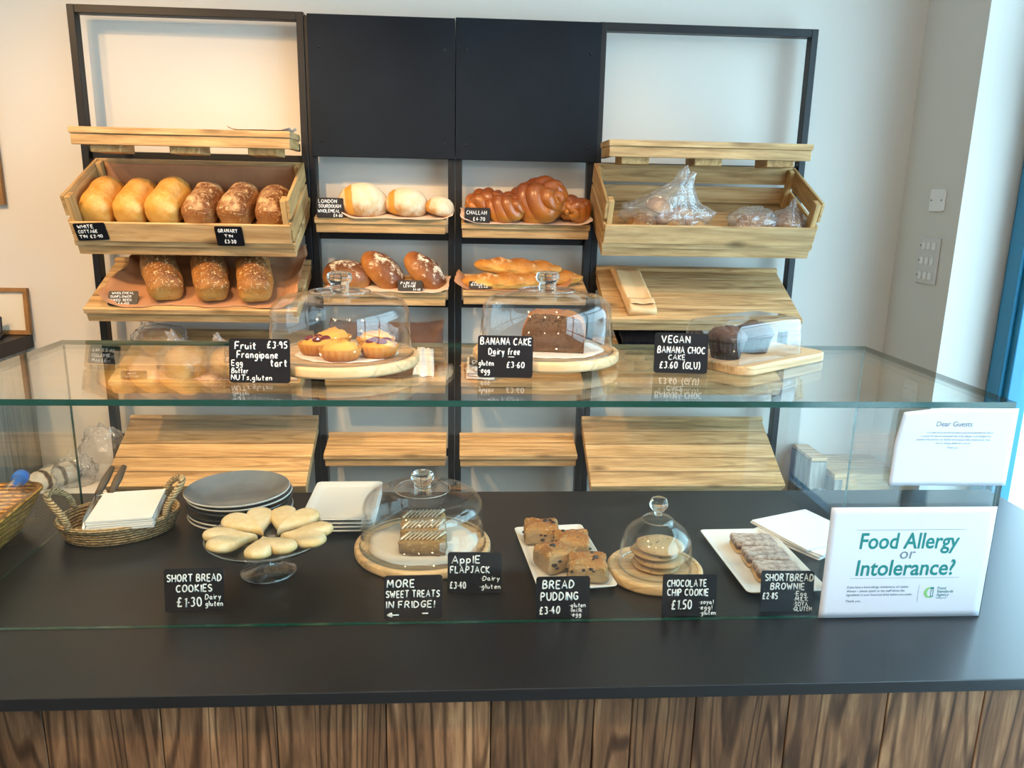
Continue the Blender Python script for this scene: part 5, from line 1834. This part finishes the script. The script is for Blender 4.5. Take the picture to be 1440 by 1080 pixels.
def picture(label, x0, x1, z0, z1, y, lean):
    t = thing('picture_frame', label, 'picture', ((x0 + x1) / 2, y, z0), (R(-lean), 0, 0))
    w, h = x1 - x0, z1 - z0
    MB().box(-w / 2, w / 2, -0.018, 0, 0, 0.014).build('frame_rail', M_['picture_wood'], t)
    MB().box(-w / 2, w / 2, -0.018, 0, h - 0.014, h).build('frame_rail', M_['picture_wood'], t)
    for s in (-1, 1):
        xa, xb = sorted((s * w / 2, s * (w / 2 - 0.014)))
        MB().box(xa, xb, -0.018, 0, 0.0145, h - 0.0145).build('frame_stile', M_['picture_wood'], t)
    MB().box(-w / 2 + 0.0145, w / 2 - 0.0145, -0.008, -0.002, 0.0145, h - 0.0145).build('backing', M_['canvas'], t)


picture('brown framed picture hanging on the back wall, cut by the left edge', -2.15, -1.637, 1.56, 2.12, 1.697, 0)
picture('thin brown framed cream board leaning on the side counter', -2.05, -1.600, 1.1008, 1.268, 1.690, 3)
bx = thing('card_reader', 'small black device on the side counter at the left edge', 'device', (-1.690, 1.605, 1.1006), (0, 0, R(20)))
MB().box(-0.03, 0.03, -0.035, 0.035, 0, 0.014).build('base', M_['tagboard'], bx, bevel=0.003)
MB().box(-0.026, 0.026, -0.006, 0.006, 0, 0.062, Matrix.Translation((0, 0.015, 0.012)) @ Matrix.Rotation(R(-20), 4, 'X')).build('screen', M_['tagboard'], bx, bevel=0.003)

lb = thing('low_bench', 'low white bench against the back wall, behind the rattan tray', 'bench', (-1.435, 1.53, 0))
MB().box(-0.175, 0.175, -0.16, 0.165, 0.57, 0.60).build('top', M_['outlet'], lb, bevel=0.002)
for sx in (-1, 1):
    for sy in (-1, 1):
        MB().box(sx * 0.15 - 0.02, sx * 0.15 + 0.02, sy * 0.13 - 0.02, sy * 0.13 + 0.02, 0, 0.5695).build('leg', M_['outlet'], lb)
bag('plastic_bag', 'empty crumpled clear plastic bag standing against the wall at the left', (-1.335, 1.56, 0.601), (0, 0, 0), 0.080, 0.055, 0.115, 91, 0.0, amp=0.22)
bag('plastic_bag', 'small crumpled clear bag on the bench, beside the striped cloth bag', (-1.400, 1.48, 0.601), (0, 0, R(20)), 0.065, 0.05, 0.065, 92, 0.0, amp=0.25)
o = MB().blob(lambda d: Vector((d.x * 0.12, d.y * 0.055, max(d.z, -0.5) * 0.040 + 0.02)) * (1 + 0.10 * fbm(d, 2.5, 5)), 40, 24).build('cloth_bag', M_['stripe'], None, True)
place(o, (-1.475, 1.50, 0.601), (0, 0, R(60)))
tag(o, 'cream and brown striped cloth bag on the white bench', 'bag')


def side_table():
    t = thing('side_table', 'pine topped side table with grey legs in the right corner', 'table', (1.482, 1.575, 0))
    hw, hd, H = 0.128, 0.118, 0.635
    mb = MB()
    for k in range(3):
        mb.box(-hw, hw, -hd + k * hd * 2 / 3 + 0.0006, -hd + (k + 1) * hd * 2 / 3 - 0.0006, H - 0.022, H)
    mb.build('top', M_['pine'], t, bevel=0.0015, seg=1)
    for sx in (-1, 1):
        for sy in (-1, 1):
            MB().box(sx * (hw - 0.018) - 0.016, sx * (hw - 0.018) + 0.016, sy * (hd - 0.018) - 0.016, sy * (hd - 0.018) + 0.016, 0, H - 0.0225).build('leg', M_['grey_wood'], t, bevel=0.002)
        MB().box(sx * (hw - 0.012) - 0.008, sx * (hw - 0.012) + 0.008, -hd + 0.035, hd - 0.035, H - 0.085, H - 0.0225).build('apron', M_['grey_wood'], t)
    for sy in (-1, 1):
        MB().box(-hw + 0.035, hw - 0.035, sy * (hd - 0.012) - 0.008, sy * (hd - 0.012) + 0.008, H - 0.075, H - 0.0225).build('apron', M_['pine'], t)
    c = thing('wooden_crate', 'weathered grey wooden crate beside the pine side table', 'crate', (1.314, 1.60, 0))
    for k in range(5):
        z = 0.06 + k * 0.125
        MB().box(-0.022, 0.022, -0.092, -0.080, z, z + 0.105).build('front_slat', M_['grey_wood'], c)
        MB().box(-0.031, -0.0225, -0.092, 0.085, z, z + 0.105).build('side_slat', M_['grey_wood'], c)
        MB().box(0.0225, 0.031, -0.092, 0.085, z, z + 0.105).build('side_slat', M_['grey_wood'], c)
    for sx in (-1, 1):
        MB().box(sx * 0.013 - 0.007, sx * 0.013 + 0.007, -0.0795, -0.062, 0, 0.668).build('post', M_['grey_wood'], c)
        MB().box(sx * 0.013 - 0.007, sx * 0.013 + 0.007, 0.062, 0.0795, 0, 0.668).build('post', M_['grey_wood'], c)
    MB().box(-0.031, 0.031, -0.092, 0.085, 0.6685, 0.682).build('top', M_['pine'], c, bevel=0.0015, seg=1)


side_table()
